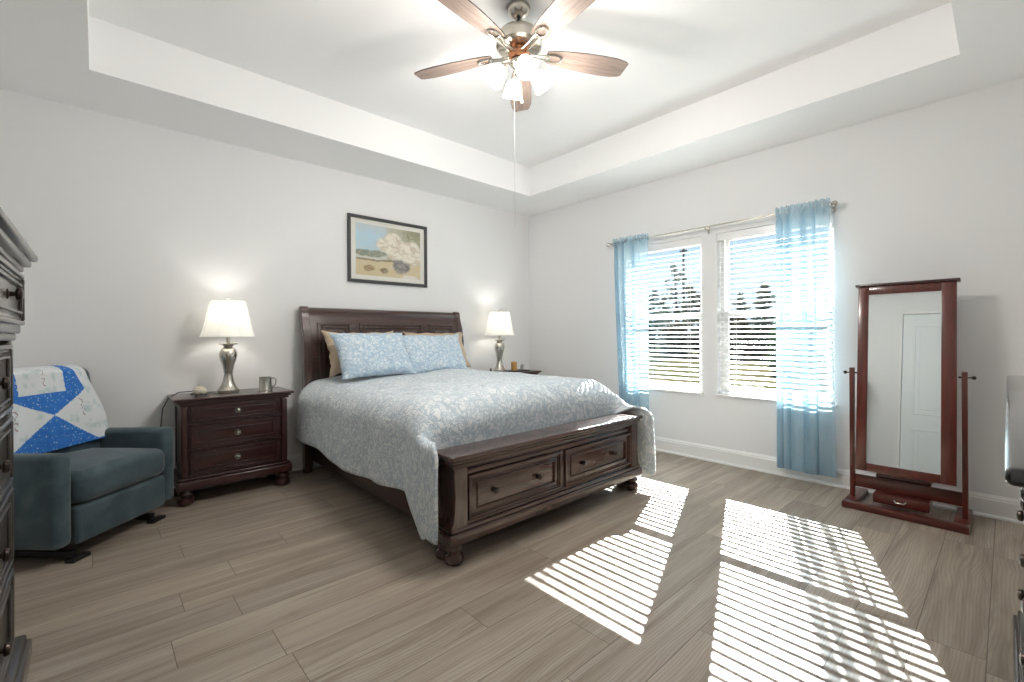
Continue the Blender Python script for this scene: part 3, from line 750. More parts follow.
# ------------------------------------------------------------------ comforter
CX, HW, ZT = 2.17, 0.72, 0.815
def ss(a, b, x):
    t = max(0.0, min(1.0, (x - a) / (b - a))); return t * t * (3 - 2 * t)
def foot_drop(z, over):
    # the cloth rolls over the mattress end and tucks down behind the footboard
    R_ = 0.15; a = min(over / R_, PI / 2)
    y = 2.27 - R_ * math.sin(a); z = z - R_ * (1 - math.cos(a))
    if over > R_ * PI / 2: z -= (over - R_ * PI / 2)
    return max(z, 0.50), max(y, 2.115)
def comf(u, v):
    # u across: -> s in [-1.30, 1.30]; v from head (0) to foot (1)
    LEFT, RIGHT = 0.62, 0.66
    s = -(HW + LEFT) + u * (2 * HW + LEFT + RIGHT)
    side = -1 if s < 0 else 1
    e = abs(s) - HW
    y_head, y_end = 4.055, 2.01
    # length along the bed
    L = v * 2.36
    y = y_head - L
    top_z = ZT + 0.012 * math.sin(s * 3.1 + 0.8) - 0.02 * ss(0.4, 0.72, abs(s))
    R = 0.20
    if e <= 0: x, z = CX + s, top_z
    else:
        a = min(e / R, 1.35)
        x = CX + side * (HW + R * math.sin(a) * 0.92); z = top_z - R * (1 - math.cos(a))
        if e > R * 1.35:
            h = e - R * 1.35
            x += side * 0.05 * h; z -= h * 0.99
    # hem line lifts towards the head on the left side
    if e > 0:
        lift = (0.02 * math.sin(y * 3.7) ) if side < 0 else 0.03
        z += lift * ss(0.2, 0.55, e)
    fy = y
    YC = 2.27
    if y < YC:
        over = YC - y                           # cloth length past the foot crest
        k = ss(0.0, 0.30, over)
        if e <= 0.04:
            z, fy = foot_drop(z, over)
        else:
            b2 = ss(0.04, 0.26, e)
            z1, y1 = foot_drop(z, over)
            z2 = z - 0.20 * ss(0.05, 0.46, over) * ss(0.0, 0.5, e) ; y2 = YC - min(over, 0.60) * (0.60 if side < 0 else 0.80)
            z = z1 * (1 - b2) + z2 * b2; fy = y1 * (1 - b2) + y2 * b2
            if y2 < 2.12:
                lim = 0.145 + BX0 * 0
                xs = (BX0 - 0.055) if side < 0 else (BX1 + 0.045)
                x = x * (1 - b2) + (min(x, xs) if side < 0 else max(x, xs)) * b2
    # rounding, tufts and folds
    p = Vector((x * 2.2, fy * 2.2, z * 2.2))
    nn = noise.noise(p) * 0.022 + noise.noise(p * 2.7) * 0.011
    if e > 0:
        fold = math.sin(L * 9.0 + noise.noise(Vector((L * 1.3, side, 0))) * 5) * 0.018 * ss(0.1, 0.55, e)
        x += side * (fold + nn * 0.8) * ss(0.0, 0.2, e)
        z += nn * (1 - ss(0, 0.3, e))
    else:
        z += nn
        # tuft dimples
        q = ((s + 0.9) / 0.42) % 1.0 - 0.5; r_ = (L / 0.45 + 0.3 + (0.5 if int((s + 0.9) / 0.42) % 2 else 0)) % 1.0 - 0.5
        dd = math.hypot(q * 0.42, r_ * 0.45)
        z -= 0.020 * math.exp(-(dd / 0.045) ** 2)
    zmin = 0.13
    return Vector((x, fy, max(z, zmin)))
cf = MB().grid(comf, 130, 130, uvs=lambda u, v: (u * 2.7, v * 2.36))
co = cf.build('comforter', M['comforter'], None, True, angle=None)
md = co.modifiers.new('thick', 'SOLIDIFY'); md.thickness = 0.022; md.offset = 1
tag(co, 'pale blue and grey damask comforter spread over the bed', 'comforter')

# ------------------------------------------------------------------ pillows
def pillow(name, w_, h_, th, mat, loc, lean, yaw, label, group, flange=0.03, seed=0, cat='pillow'):
    N = 44; rnd = Vector((seed * 3.1, seed * 1.7, 0))
    def side(sg):
        def fn(u, v):
            a, b = u * 2 - 1, v * 2 - 1
            core = max(0.0, (1 - abs(a) ** 3.0)) ** 0.55 * max(0.0, (1 - abs(b) ** 3.0)) ** 0.55
            x = a * w_ / 2 * (1 - 0.07 * (1 - abs(a) ** 2) * 0 - 0.05 * (1 - b * b) * abs(a) ** 6)
            z = b * h_ / 2 * (1 - 0.10 * (1 - a * a) * abs(b) ** 6)
            wr = noise.noise(Vector((a * 3, b * 3, sg)) + rnd) * 0.016 + noise.noise(Vector((a * 7, b * 7, sg)) + rnd) * 0.006
            edge = noise.noise(Vector((a * 4, b * 4, 3)) + rnd) * 0.008
            ear = 1 + 0.05 * (abs(a * b)) ** 5
            ruf = 0.012 * (1 - min(1, core * 2)) * math.sin(a * 9 + seed) * math.cos(b * 8 + seed * 2)
            edge2 = noise.noise(Vector((a * 5, b * 5, 9)) + rnd) * 0.012 * (1 - min(1, core))
            return Vector((x * ear + edge + edge2, sg * (th / 2 * core + wr * core) + ruf, z * ear + edge - edge2))
        return fn
    mb = MB()
    mb.grid(side(-1), N, N, uvs=lambda u, v: (u * w_, v * h_)); mb.grid(side(1), N, N, uvs=lambda u, v: (u * w_, v * h_ + 1))
    bmesh.ops.remove_doubles(mb.b, verts=mb.b.verts[:], dist=0.0004)
    bmesh.ops.recalc_face_normals(mb.b, faces=mb.b.faces[:])
    o = mb.build(name, mat, None, True, angle=None)
    o.location = loc; o.rotation_euler = (lean, 0, yaw)
    return tag(o, label, cat, group)
pillow('tan_pillow', 0.66, 0.40, 0.15, M['beige'], (1.76, 3.90, 1.035), math.radians(-24), math.radians(2), 'tan pillow peeking out left behind the left blue sham', 'tan pillows against the headboard', seed=4)
pillow('tan_pillow', 0.66, 0.40, 0.15, M['beige'], (2.55, 3.90, 1.03), math.radians(-24), math.radians(-2), 'tan pillow showing right behind the right blue sham', 'tan pillows against the headboard', seed=5)
pillow('blue_sham', 0.68, 0.43, 0.17, M['sham'], (1.76, 3.68, 1.02), math.radians(-30), math.radians(4), 'left blue and white damask pillow on the bed', 'blue damask shams', seed=1)
pillow('blue_sham', 0.66, 0.42, 0.16, M['sham'], (2.385, 3.72, 1.005), math.radians(-30), math.radians(-3), 'right blue and white damask pillow on the bed', 'blue damask shams', seed=2)

# ------------------------------------------------------------------ framed print over the bed
PX0, PX1, PZ0, PZ1 = 1.757, 2.627, 1.700, 2.352
pf = thing('framed_print', 'black framed flower still life print above the bed', 'picture', ((PX0 + PX1) / 2, YF, PZ0))
frame_strip(PX0, PX1, PZ0, PZ1, 0.030, YF - 0.028, YF - 0.002, 0.004).build('frame', M['blackframe'], pf, False)
MB().box(PX0 + 0.02, PX1 - 0.02, YF - 0.012, YF - 0.003, PZ0 + 0.02, PZ1 - 0.02).build('mat_board', plain('mat_board', srgb(226, 224, 216), 0.8, var=0.02), pf, False)
def print_mat():
    t = NT('still_life_print'); uv = t.coord('UV'); wob = t.noise(uv, 6, 3)
    mx = t.n('Mix', data_type='VECTOR'); mx.inputs[0].default_value = 0.10; t.set(mx.inputs[4], uv); t.set(mx.inputs[5], wob.outputs['Color'])
    sp = t.n('SeparateXYZ'); t.set(sp.inputs[0], mx.outputs[1]); x, y = sp.outputs[0], sp.outputs[1]
    fine = t.noise(uv, 22, 4, 0.7)
    def ell(cx, cy, rx, ry, soft=0.35):
        a = t.math('POWER', t.math('DIVIDE', t.math('SUBTRACT', x, cx), rx), 2.0); b = t.math('POWER', t.math('DIVIDE', t.math('SUBTRACT', y, cy), ry), 2.0)
        return t.math('SUBTRACT', 1.0, t.smooth(t.math('ADD', a, b), 1 - soft, 1 + soft))
    col = t.mix(t.smooth(y, 0.25, 0.62), srgb(206, 200, 178), srgb(176, 204, 218))          # shore to sky
    col = t.mix(t.math('MULTIPLY', t.smooth(y, 0.75, 0.98), 0.6), col, srgb(196, 190, 190))
    col = t.mix(t.smooth(x, 0.42, 0.5), col, srgb(176, 172, 152))
    col = t.mix(t.math('MULTIPLY', t.smooth(x, 0.66, 0.74), t.smooth(y, 0.30, 0.5)), col, srgb(146, 146, 118))
    col = t.mix(t.math('MULTIPLY', ell(0.22, 0.45, 0.26, 0.06), 0.8), col, srgb(112, 116, 94))
    col = t.mix(t.math('SUBTRACT', 1.0, t.smooth(y, 0.30, 0.34)), col, srgb(204, 188, 152))    # table
    col = t.mix(t.math('MULTIPLY', ell(0.3, 0.335, 0.45, 0.018), 0.8), col, srgb(120, 104, 80))
    col = t.mix(ell(0.22, 0.18, 0.07, 0.05), col, srgb(150, 128, 92)); col = t.mix(ell(0.42, 0.16, 0.06, 0.04), col, srgb(140, 122, 92))
    col = t.mix(ell(0.67, 0.28, 0.12, 0.16), col, srgb(128, 122, 122))                          # vase
    for cx, cy, r in ((0.44, 0.62, 0.12), (0.55, 0.74, 0.11), (0.58, 0.52, 0.13), (0.70, 0.62, 0.11), (0.82, 0.62, 0.12), (0.88, 0.46, 0.12), (0.76, 0.46, 0.10)):
        pet = t.mix(t.smooth(t.noise(uv, 9, 3, 0.6, 1.2).outputs[0], 0.42, 0.62), srgb(232, 226, 212), srgb(202, 190, 170))
        col = t.mix(ell(cx, cy, r, r * 1.15, 0.5), col, pet)
    col = t.mix(ell(0.80, 0.06, 0.12, 0.05), col, srgb(222, 218, 208))
    col = t.mix(t.math('MULTIPLY', t.smooth(t.noise(uv, 13, 4, 0.7, 1.0).outputs[0], 0.45, 0.7), 0.45), col, srgb(206, 202, 188))
    return t.done(t.bsdf(Base_Color=col, Roughness=0.25))
pw, ph = PX1 - PX0 - 0.16, PZ1 - PZ0 - 0.15
MB().grid(lambda u, v: Vector((PX0 + 0.08 + u * pw, YF - 0.0135, PZ0 + 0.075 + v * ph)), 2, 2, uvs=lambda u, v: (u, v)).build('print', print_mat(), pf, False)

# ------------------------------------------------------------------ curtain rod and sheers
XC, ZR = 4.11, 2.158
rod = thing('curtain_rod', 'slim nickel curtain rod spanning both windows', 'curtain rod', (XC, 1.9, ZR))
MB().tube([(XC, 0.92, ZR), (XC, 2.89, ZR)], 0.0075, 12).build('rod', M['nickel'], rod)
for y, s_ in ((0.92, -1), (2.89, 1)):
    q = Matrix.Translation((XC, y, ZR)) @ Matrix.Rotation(s_ * -PI / 2, 4, 'X')
    MB().lathe([(0, 0), (0.010, 0), (0.011, 0.006), (0.007, 0.012), (0.008, 0.020), (0.018, 0.030), (0.023, 0.042), (0.019, 0.054), (0.009, 0.061), (0, 0.062)], (0, 0, 0), 20, q).build('finial', M['nickel'], rod)
for y in (0.90, 1.87, 2.885):
    MB().tube([(XC, y, ZR - 0.010), (XC + 0.03, y, ZR - 0.016), (XR - 0.004, y, ZR - 0.016)], 0.005, 8).box(XR - 0.006, XR, y - 0.010, y + 0.010, ZR - 0.05, ZR + 0.014, 0.002).build('bracket', M['nickel'], rod)
def curtain(y0, y1, yb0, yb1, zb, label, seed, pleats, depth, d0, d1c):
    rnd = random.Random(seed); ph_ = [rnd.uniform(0, 6) for _ in range(6)]
    t = thing('sheer_curtain', label, 'curtain', (XC, (y0 + y1) / 2, zb), 0, 'pale blue sheer curtains')
    ztop = 2.205
    def fn(u, v):
        z = ztop - v * (ztop - zb)
        k = ss(0.0, 0.06, v)
        low = ss(0.05, 1.0, v)
        y = (y0 + (y1 - y0) * u) * (1 - low) + (yb0 + (yb1 - yb0) * u) * low
        cl = u + 0.035 * math.sin(u * 13 + ph_[0])
        dn = 0.22 + 0.78 * ss(d0 - 0.12, d0 + 0.04, u) * (1 - ss(d1c - 0.04, d1c + 0.12, u))
        a = math.sin(cl * pleats * 2 * PI + ph_[1] + 0.5 * math.sin(v * 2.2 + ph_[2])) * (0.55 + 0.45 * math.sin(cl * 9 + ph_[3]))
        b = math.sin(cl * pleats * 4.6 * PI + ph_[4] + v) * 0.12
        ruff = math.sin(u * 95 + ph_[5]) * 0.006 * (1 - k)
        x = XC + (a + b) * depth * dn * k * (0.6 + 0.5 * low) + ruff
        y += math.cos(cl * pleats * 2 * PI + ph_[1]) * depth * 1.5 * k * dn * dn
        if z > ZR + 0.018: x += math.sin(u * 70 + ph_[2]) * 0.006; z += math.sin(u * 60) * 0.004
        return Vector((x - 0.014 * (1 - k), y, z))
    MB().grid(fn, 220, 90).build('panel', M['sheer'], t, True, angle=None)
    def pocket(u, v):
        z = ZR - 0.026 + v * 0.052; y = y0 + (y1 - y0) * u
        return Vector((XC + 0.013 + math.sin(u * 88 + seed) * 0.004, y, z + math.sin(u * 60) * 0.002))
    MB().grid(pocket, 200, 4).build('rod_pocket', M['sheer'], t, True, angle=None)
    def hem(u, v):
        p = fn(u, 1 - 0.045 * v); return Vector((p.x + 0.004, p.y, p.z))
    MB().grid(hem, 200, 4).build('hem', M['sheer'], t, True, angle=None)
curtain(2.45, 2.87, 2.45, 2.80, 0.15, 'pale blue sheer curtain between the bed and the windows', 3, 4.0, 0.028, 0.35, 1.1)
curtain(0.905, 1.285, 0.875, 1.29, 0.085, 'pale blue sheer curtain between the windows and the standing mirror', 8, 4.6, 0.028, 0.34, 1.1)

# ------------------------------------------------------------------ ceiling fan
FX, FY = 1.79, 1.885
fan = thing('ceiling_fan', 'five blade nickel ceiling fan with four lit glass shades', 'ceiling fan', (FX, FY, HT))
def FL(prof, z, seg=40): return MB().lathe(prof, (FX, FY, z), seg)
FL([(0, 0), (0.018, 0.0), (0.040, 0.010), (0.058, 0.030), (0.066, 0.052), (0.066, 0.064), (0, 0.064)], HT - 0.064).build('canopy', M['nickel'], fan)
MB().tube([(FX, FY, HT - 0.06), (FX, FY, 2.90)], 0.013, 16).build('downrod', M['black'], fan)
FL([(0, 0.0), (0.07, 0.0), (0.118, 0.004), (0.130, 0.014), (0.132, 0.052), (0.128, 0.072), (0.112, 0.092), (0.082, 0.106), (0.040, 0.116), (0.022, 0.120), (0.02, 0.132), (0, 0.132)], 2.812).build('motor_housing', M['nickel'], fan)
FL([(0, 0), (0.050, 0), (0.058, 0.010), (0.062, 0.028), (0.058, 0.046), (0.048, 0.052), (0.048, 0.062), (0, 0.062)], 2.755).build('flywheel', M['copper'], fan)
kit = FL([(0, 0), (0.010, 0.0), (0.014, 0.008), (0.022, 0.018), (0.040, 0.030), (0.052, 0.048), (0.050, 0.064), (0.040, 0.072), (0, 0.072)], 2.680).build('light_kit', M['nickel'], fan)
BLZ = 2.800
def blade_outline():
    up_ = [(0.165, 0.036), (0.20, 0.048), (0.28, 0.060), (0.40, 0.070), (0.52, 0.073), (0.60, 0.070), (0.652, 0.058), (0.670, 0.046)]
    return up_ + [(x + (0.006 if x > 0.6 else 0), -y) for x, y in reversed(up_)]
for q in range(5):
    ang = math.radians(45 + 72 * q)
    mt = Matrix.Translation((FX, FY, BLZ)) @ Matrix.Rotation(ang, 4, 'Z') @ Matrix.Rotation(math.radians(11), 4, 'X')
    o = MB().prism(blade_outline(), 'z', -0.003, 0.003)
    me_b = o.build('blade', M['blade'], fan, False, local=True)
    me_b.data.materials.append(M['blade_edge'])
    for p in me_b.data.polygons:
        if abs(p.normal.z) < 0.5: p.material_index = 1
    me_b.matrix_local = Matrix.Translation((0, 0, BLZ - HT)) @ Matrix.Rotation(ang, 4, 'Z') @ Matrix.Rotation(math.radians(-11), 4, 'X')
    ir = MB()
    loop = [(0.215 + 0.042 * math.cos(a * PI / 12), 0.028 * math.sin(a * PI / 12), -0.008) for a in range(24)]
    ir.tube(loop, 0.006, 8, closed=True)
    ir.tube([(0.060, 0.016, -0.020), (0.12, 0.014, -0.018), (0.180, 0.018, -0.009)], 0.006, 8); ir.tube([(0.060, -0.016, -0.020), (0.12, -0.014, -0.018), (0.180, -0.018, -0.009)], 0.006, 8)
    ir.box(0.16, 0.19, -0.022, 0.022, -0.011, -0.004, 0.002)
    io = ir.build('blade_iron', M['nickel'], me_b, local=True)
for q in range(4):
    az = math.radians(-118 + 90 * q)
    base = Matrix.Translation((0, 0, 2.735 - HT)) @ Matrix.Rotation(az, 4, 'Z')
    arm = MB().tube([(0.035, 0, -0.02), (0.062, 0, -0.008), (0.080, 0, -0.014), (0.090, 0, -0.028)], 0.007, 10)
    tm = Matrix.Translation((0.088, 0, -0.024)) @ Matrix.Rotation(math.radians(-35), 4, 'Y') @ Matrix.Rotation(PI, 4, 'X')
    arm.lathe([(0, 0), (0.020, 0.0), (0.024, 0.012), (0.022, 0.022), (0, 0.022)], (0, 0, 0), 20, tm)
    ao = arm.build('lamp_arm', M['nickel'], fan, local=True); ao.matrix_local = base
    gp = [(0.020, 0.018), (0.034, 0.026), (0.043, 0.045), (0.049, 0.070), (0.054, 0.098), (0.060, 0.118)]
    seg = 48; gl = MB()
    nb = bmesh.new(); rings = []
    full = gp + [(r - 0.003, z) for r, z in reversed(gp)]
    for r, z in full:
        rings.append([nb.verts.new(((r * (1 + 0.025 * math.cos(12 * 2 * PI * kk / seg) * min(1, z / 0.06))) * math.cos(2 * PI * kk / seg),
                                    (r * (1 + 0.025 * math.cos(12 * 2 * PI * kk / seg) * min(1, z / 0.06))) * math.sin(2 * PI * kk / seg), z)) for kk in range(seg)])
    for i in range(len(rings)):
        A, B = rings[i], rings[(i + 1) % len(rings)]
        for kk in range(seg): nb.faces.new([A[kk], A[(kk + 1) % seg], B[(kk + 1) % seg], B[kk]])
    bmesh.ops.recalc_face_normals(nb, faces=nb.faces[:])
    gl._merge(nb, tm)
    go = gl.build('glass_shade', M['fanglass'], ao, local=True)
    bu = MB().lathe([(0, 0.02), (0.012, 0.022), (0.013, 0.04), (0.024, 0.062), (0.027, 0.080), (0.020, 0.098), (0, 0.106)], (0, 0, 0), 20, tm)
    bu.build('bulb', M['bulb'], ao, local=True)
    ld = bpy.data.lights.new('fan_bulb_light', 'POINT'); ld.energy = FAN_W; ld.color = (1.0, 0.96, 0.91); ld.shadow_soft_size = 0.05
    lo_ = bpy.data.objects.new('fan_bulb_light', ld); COL.objects.link(lo_)
    lo_.location = (Matrix.Translation((FX, FY, HT)) @ base @ tm) @ Vector((0, 0, 0.128))
ch = MB().tube([(FX - 0.028, FY + 0.01, 2.70), (FX - 0.029, FY + 0.01, 1.80)], 0.0011, 6)
ch.build('pull_cord', M['whitecord'], fan)
c2_ = MB().tube([(FX + 0.012, FY - 0.01, 2.69), (FX + 0.012, FY - 0.01, 2.53)], 0.0012, 6)
c2_.lathe([(0, 0), (0.004, 0.002), (0.005, 0.02), (0.002, 0.03), (0, 0.03)], (FX + 0.012, FY - 0.01, 2.505), 12)
c2_.build('pull_chain', M['nickel'], fan)

# ------------------------------------------------------------------ recliner and quilt
rec = thing('recliner', 'dark teal velour recliner angled in the corner', 'recliner', (0.112, 3.492, 0), PI / 4)
def rbox(*a, bev=0.05, seg=5): return MB().box(*a, bev, seg)
RW = 0.385       # half width
def arm_prof(y0, y1, z0, z1):
    pts = []
    for q in range(9):
        a = PI + q * (PI / 2) / 8; pts.append((y0 + 0.07 + 0.07 * math.cos(a), z1 - 0.07 - 0.07 * math.sin(a)))
    for q in range(9):
        a = q * (PI / 2) / 8; pts.append((y1 - 0.10 + 0.10 * math.sin(a), z1 - 0.06 + 0.0 * math.cos(a)))
    pts += [(y1, z0), (y0 + 0.01, z0)]
    return pts
for sx in (-1, 1):
    xa, xb_ = sorted((sx * (RW), sx * (RW - 0.095)))
    mb = MB().box(xa, xb_, 0.0, 0.63, 0.098, 0.582, 0.035, 5)
    for v in mb.b.verts:
        if v.co.z > 0.3: v.co.z -= 0.03 * max(0, v.co.y - 0.35)
    mb.build('arm', M['velvet'], rec, local=True)
ft = rbox(-RW + 0.098, RW - 0.098, -0.012, 0.08, 0.09, 0.287, bev=0.022)
ft.build('footrest', M['velvet'], rec, local=True)
st = MB().box(-RW + 0.097, RW - 0.097, -0.03, 0.50, 0.292, 0.455, 0.055, 6)
bmesh.ops.subdivide_edges(st.b, edges=st.b.edges[:], cuts=2, use_grid_fill=True)
for v in st.b.verts:
    if v.co.z > 0.40: v.co.z += 0.030 * math.cos(v.co.x * 4.2) * (1 - abs(v.co.y - 0.25) * 0.8)
st.build('seat', M['velvet'], rec, local=True)
MB().box(-RW + 0.03, RW - 0.03, 0.07, 0.60, 0.10, 0.29, 0.01).build('base', M['velvet'], rec, local=True)
lean = Matrix.Translation((0, 0.42, 0.36)) @ Matrix.Rotation(math.radians(-11), 4, 'X')
bk_ = MB().box(-RW + 0.045, RW - 0.045, 0.0, 0.15, 0.0, 0.645, 0.06, 6)
bmesh.ops.subdivide_edges(bk_.b, edges=bk_.b.edges[:], cuts=1, use_grid_fill=True)
for v in bk_.b.verts:
    if v.co.y < 0.05: v.co.y -= 0.035 * math.cos(v.co.x * 4.0) * ss(0.0, 0.3, v.co.z)
    v.co = lean @ v.co
bk_.build('backrest', M['velvet'], rec, local=True)
mech = MB()
for sx in (-1, 1):
    mech.box(sx * 0.25 - 0.018, sx * 0.25 + 0.018, 0.05, 0.56, 0.012, 0.045, 0.004).box(sx * 0.25 - 0.05, sx * 0.25 + 0.05, 0.0, 0.05, 0.0, 0.022, 0.006)
    mech.box(sx * 0.25 - 0.012, sx * 0.25 + 0.012, 0.12, 0.15, 0.04, 0.105).box(sx * 0.25 - 0.012, sx * 0.25 + 0.012, 0.5, 0.53, 0.04, 0.105)
    mech.box(sx * 0.25 - 0.05, sx * 0.25 + 0.05, 0.53, 0.58, 0.0, 0.022, 0.006)
mech.box(-0.25, 0.25, 0.20, 0.23, 0.02, 0.045)
mech.build('mechanism', M['black'], rec, local=True)
# quilt laid over the backrest, local to the same corner
QW = 0.66
def qpos(u, v):
    """u across 0..1, v from the front hem 0 up the front, over the top, to the back 1"""
    Lq = v * 1.15
    x = -QW / 2 + 0.03 + u * (QW - 0.03)
    skew = 0.05 * (u - 0.5)
    h0 = 0.155 + 0.01 * (u - 0.5)
    front = 0.645 + 0.0 - h0
    yb = -0.030 - 0.035 * math.cos(x * 4.0) * ss(0.0, 0.3, h0 + Lq)
    if Lq < front - 0.04: p = Vector((x, yb, h0 + Lq))
    elif Lq < front + 0.24:
        a = (Lq - front + 0.04) / 0.28 * PI
        p = Vector((x, 0.075 - math.cos(a) * (0.085 + (0.02 - (yb + 0.03)) * (1 - a / PI)), 0.605 + math.sin(a) * 0.055))
    else: p = Vector((x, 0.162, 0.605 - (Lq - front - 0.24)))
    # right edge pulled in towards the top, as it drapes
    narrow = 1 - 0.20 * ss(0.1, 0.5, Lq)
    p.x = p.x * (narrow if p.x < 0 else 1 - 0.26 * ss(0.12, 0.5, Lq))
    p.x = max(-0.345, min(0.345, p.x))
    p.y -= 0.005 * math.sin(u * 16 + v * 5) * (1 if p.y < 0.1 else -1)
    return lean @ p
def qmat(u, v):
    X, L = u * 0.66, v * 1.15
    X += 0.0; cx, cz = 0.30, 0.20
    if L < 0.335:
        du, dv = (X - cx) / 0.27, (L - cz) / (0.19 if L < cz else 0.135)
        m = 1 if abs(dv) < abs(du) * 1.0 else 0
        if L < 0.02 or X > 0.655 or X < 0.005: m = 0 if L < 0.012 else m
    else:
        w_ = 0.15 + 0.03 * ((L - 0.335) / 0.25)
        dx = abs(X - 0.27)
        m = 1 if dx < w_ else (0 if dx < w_ + 0.15 * (1 - (L - 0.335) / 0.35) and L < 0.62 else 1)
        if L > 0.75: m = int((X * 5 + L * 5)) % 2
    if m == 1:      # loose handwriting-like squiggles, no readable word
        for bx, bz, sc in ((0.10, 0.20, 1), (0.50, 0.22, 1), (0.27, 0.43, 1)):
            a, b = (X - bx) / sc, (L - bz) / sc
            a2, b2 = a * 0.9 + b * 0.35, b * 0.9 - a * 0.35
            if abs(b2) < 0.06 and abs(a2 - 0.011 * math.sin(b2 * 210 + 2 * math.sin(b2 * 90)) - 0.012 * math.sin(b2 * 55)) < 0.0030: return 2
    return m
qo = MB().grid(qpos, 150, 220, uvs=lambda u, v: (u * 0.66, v * 1.15), matf=qmat).build('quilt', [M['qblue'], M['qwhite'], M['qink']], None, True, angle=None)
qo.data.transform(Matrix.Translation((0, 0, 0))); qo.location = (0.112, 3.492, 0); qo.rotation_euler = (0, 0, PI / 4)
qm = qo.modifiers.new('thick', 'SOLIDIFY'); qm.thickness = 0.007; qm.offset = 1
tag(qo, 'blue and white patchwork quilt draped over the recliner back', 'quilt')

# ------------------------------------------------------------------ chest of drawers (left edge) and dresser (right edge)
def case_piece(name, label, cat, x0, x1, dpt, H, rows, cols, loc, rz, mat, topsec, ov=0.065, kf=0.2):
    """local: front face at y=0 looking to -y, width x0..x1"""
    t = thing(name, label, cat, loc, rz)
    cx = (x0 + x1) / 2; splt = topsec
    b = MB().box(x0 + 0.025, x1 - 0.025, 0.02, dpt, 0.19, splt, 0.004).box(x0 + 0.015, x0 + 0.07, 0.0, 0.05, 0.19, splt, 0.010, 3).box(x1 - 0.07, x1 - 0.015, 0.0, 0.05, 0.19, splt, 0.010, 3)
    if splt < H - 0.15:
        b.box(x0, x1, -0.018, dpt, splt + 0.02, H - 0.06, 0.006).box(x0 + 0.008, x1 - 0.008, -0.008, dpt, splt - 0.004, splt + 0.022, 0.008, 3)
    b.build('body', mat, t, local=True)
    tp = MB().box(x0 - 0.045, x1 + 0.045, -ov, dpt + 0.004, H - 0.022, H, 0.007, 3).box(x0 - 0.028, x1 + 0.028, -ov * 0.75, dpt, H - 0.044, H - 0.022, 0.007, 3).box(x0 - 0.012, x1 + 0.012, -ov * 0.45, dpt, H - 0.062, H - 0.044, 0.005, 2)
    tp.build('top', mat, t, local=True)
    MB().box(x0 - 0.022, x1 + 0.022, -0.038, dpt, 0.110, 0.172, 0.010, 3).box(x0 - 0.010, x1 + 0.010, -0.026, dpt, 0.172, 0.194, 0.007, 3).build('base_moulding', mat, t, local=True)
    for r_, (za, zb, yf) in enumerate(rows):
        wv_ = (x1 - x0 - 0.15) / cols
        for c_ in range(cols):
            xa = x0 + 0.075 + c_ * wv_ + 0.004; xb2 = xa + wv_ - 0.008
            drawer_front(t, xa, xb2, za, zb, yf, mat, ([xa + (xb2 - xa) * 0.5] if kf == 0.5 else [xa + (xb2 - xa) * kf, xa + (xb2 - xa) * (1 - kf)]), True, 0.042, 0.018)
    for fx in (x0 + 0.035, x1 - 0.035):
        for fy in (0.02, dpt - 0.06): bun(t, fx, fy, M['cherry_x'], 1.05, local=True)
    return t
# chest faces +x : local -y -> +x  => rotate +90 deg; local x -> world y
case_piece('chest_of_drawers', 'tall dark chest of drawers cut off by the left picture edge', 'chest of drawers',
           -0.365, 0.365, 0.44, 1.455, [(0.215, 0.45, 0.004), (0.47, 0.705, 0.004), (0.725, 0.93, 0.004), (0.95, 1.155, 0.004), (1.215, 1.375, -0.022)], 1,
           (-0.205, 1.83, 0), PI / 2, M['espresso'], 1.17, 0.055, 0.5)
# dresser faces +y : local -y -> +y => rotate 180
case_piece('dresser', 'long dark dresser cut off by the right picture edge', 'dresser',
           -0.79, 0.79, 0.38, 1.02, [(0.215, 0.46, 0.004), (0.48, 0.70, 0.004), (0.72, 0.90, 0.004)], 2,
           (1.60, -0.046, 0), PI, M['espresso_dark'], 0.95, 0.049)

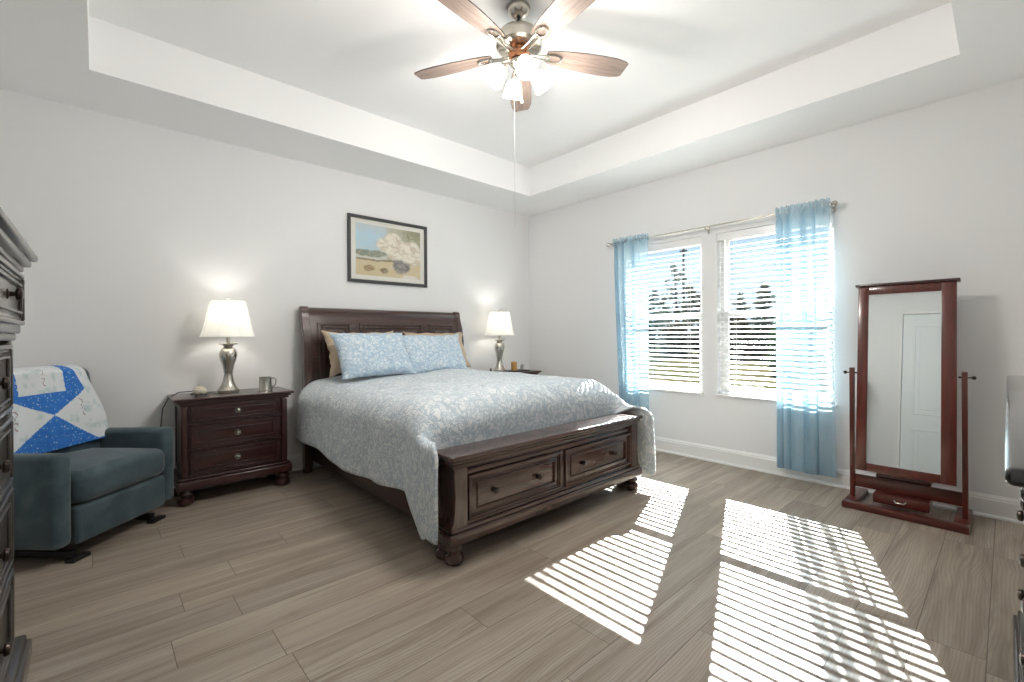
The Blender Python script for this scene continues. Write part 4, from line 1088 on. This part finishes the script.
# ------------------------------------------------------------------ cheval mirror
mr = thing('cheval_mirror', 'red mahogany standing mirror beside the right curtain', 'mirror', (3.93, 0.455, 0))
bs = MB().box(3.725, 3.79, 0.155, 0.765, 0.0, 0.040, 0.004)
bs.box(3.79, 4.16, 0.155, 0.225, 0.0, 0.036, 0.004).box(3.79, 4.16, 0.695, 0.765, 0.0, 0.036, 0.004)
bs.build('base', M['redwood_y'], mr)
XP = 3.93
for y0_, y1_ in ((0.165, 0.192), (0.728, 0.755)):
    p_ = MB().box(XP - 0.022, XP + 0.022, y0_, y1_, 0.034, 0.935, 0.004)
    p_.build('post', M['redwood_z'], mr)
MB().box(XP - 0.010, XP + 0.012, 0.190, 0.730, 0.105, 0.190, 0.004).build('crossrail', M['redwood_y'], mr)
for y_, s_ in ((0.165, -1), (0.755, 1)):
    kb = MB().tube([(XP - 0.0, y_, 0.90), (XP, y_ + s_ * 0.022, 0.90)], 0.004, 8).ball((XP, y_ + s_ * 0.026, 0.90), 0.012, 2)
    kb.tube([(XP, y_ - s_ * 0.027, 0.90), (XP, y_ - s_ * 0.042, 0.90)], 0.006, 8)
    kb.build('pivot_knob', M['knob'], mr)
dw = MB().box(3.835, 4.02, 0.335, 0.615, 0.045, 0.104, 0.004); dwo = dw.build('drawer', M['redwood_y'], mr)
MB().tube([(3.835, 0.445, 0.082), (3.820, 0.455, 0.072), (3.820, 0.495, 0.072), (3.835, 0.505, 0.082)], 0.004, 8).build('drawer_pull', M['pewter'], dwo)
MB().box(3.946, 4.06, 0.335, 0.615, 0.186, 0.212, 0.004).tube([(3.946, 0.455, 0.205), (3.936, 0.475, 0.199), (3.946, 0.495, 0.205)], 0.003, 6).build('tray', M['redwood_y'], mr)
# swinging panel, leaning back 2 degrees about the pivots
TIL = math.radians(6.0)
mt = Matrix.Translation((XP - 0.015, 0, 0.90)) @ Matrix.Rotation(TIL, 4, 'Y')
Yb0, Yb1, Zb0, Zb1 = 0.212, 0.708, -0.660, 0.600
def tm_box(*a, **k): return MB().box(*a, **k, mtx=mt)
fr = MB()
for a in ((Yb0, 0.282, Zb0, Zb1), (0.650, Yb1, Zb0, Zb1), (0.282, 0.650, Zb0, -0.607 - 0.0), (0.282, 0.650, 0.545, Zb1)):
    fr.box(-0.020, 0.020, a[0], a[1], a[2], a[3], 0.003, mtx=mt)
fro = fr.build('frame', M['redwood_z'], mr)
MB().box(-0.032, 0.034, Yb0 - 0.016, Yb1 + 0.016, Zb1, Zb1 + 0.018, 0.004, mtx=mt).build('cornice', M['cherry_x'], fro)
MB().box(-0.012, -0.006, 0.280, 0.652, -0.610, 0.548, mtx=mt).build('glass', M['mirror'], mr, False)
MB().box(-0.005, 0.018, 0.281, 0.651, -0.609, 0.547, mtx=mt).build('backing_board', M['redwood_z'], mr, False)
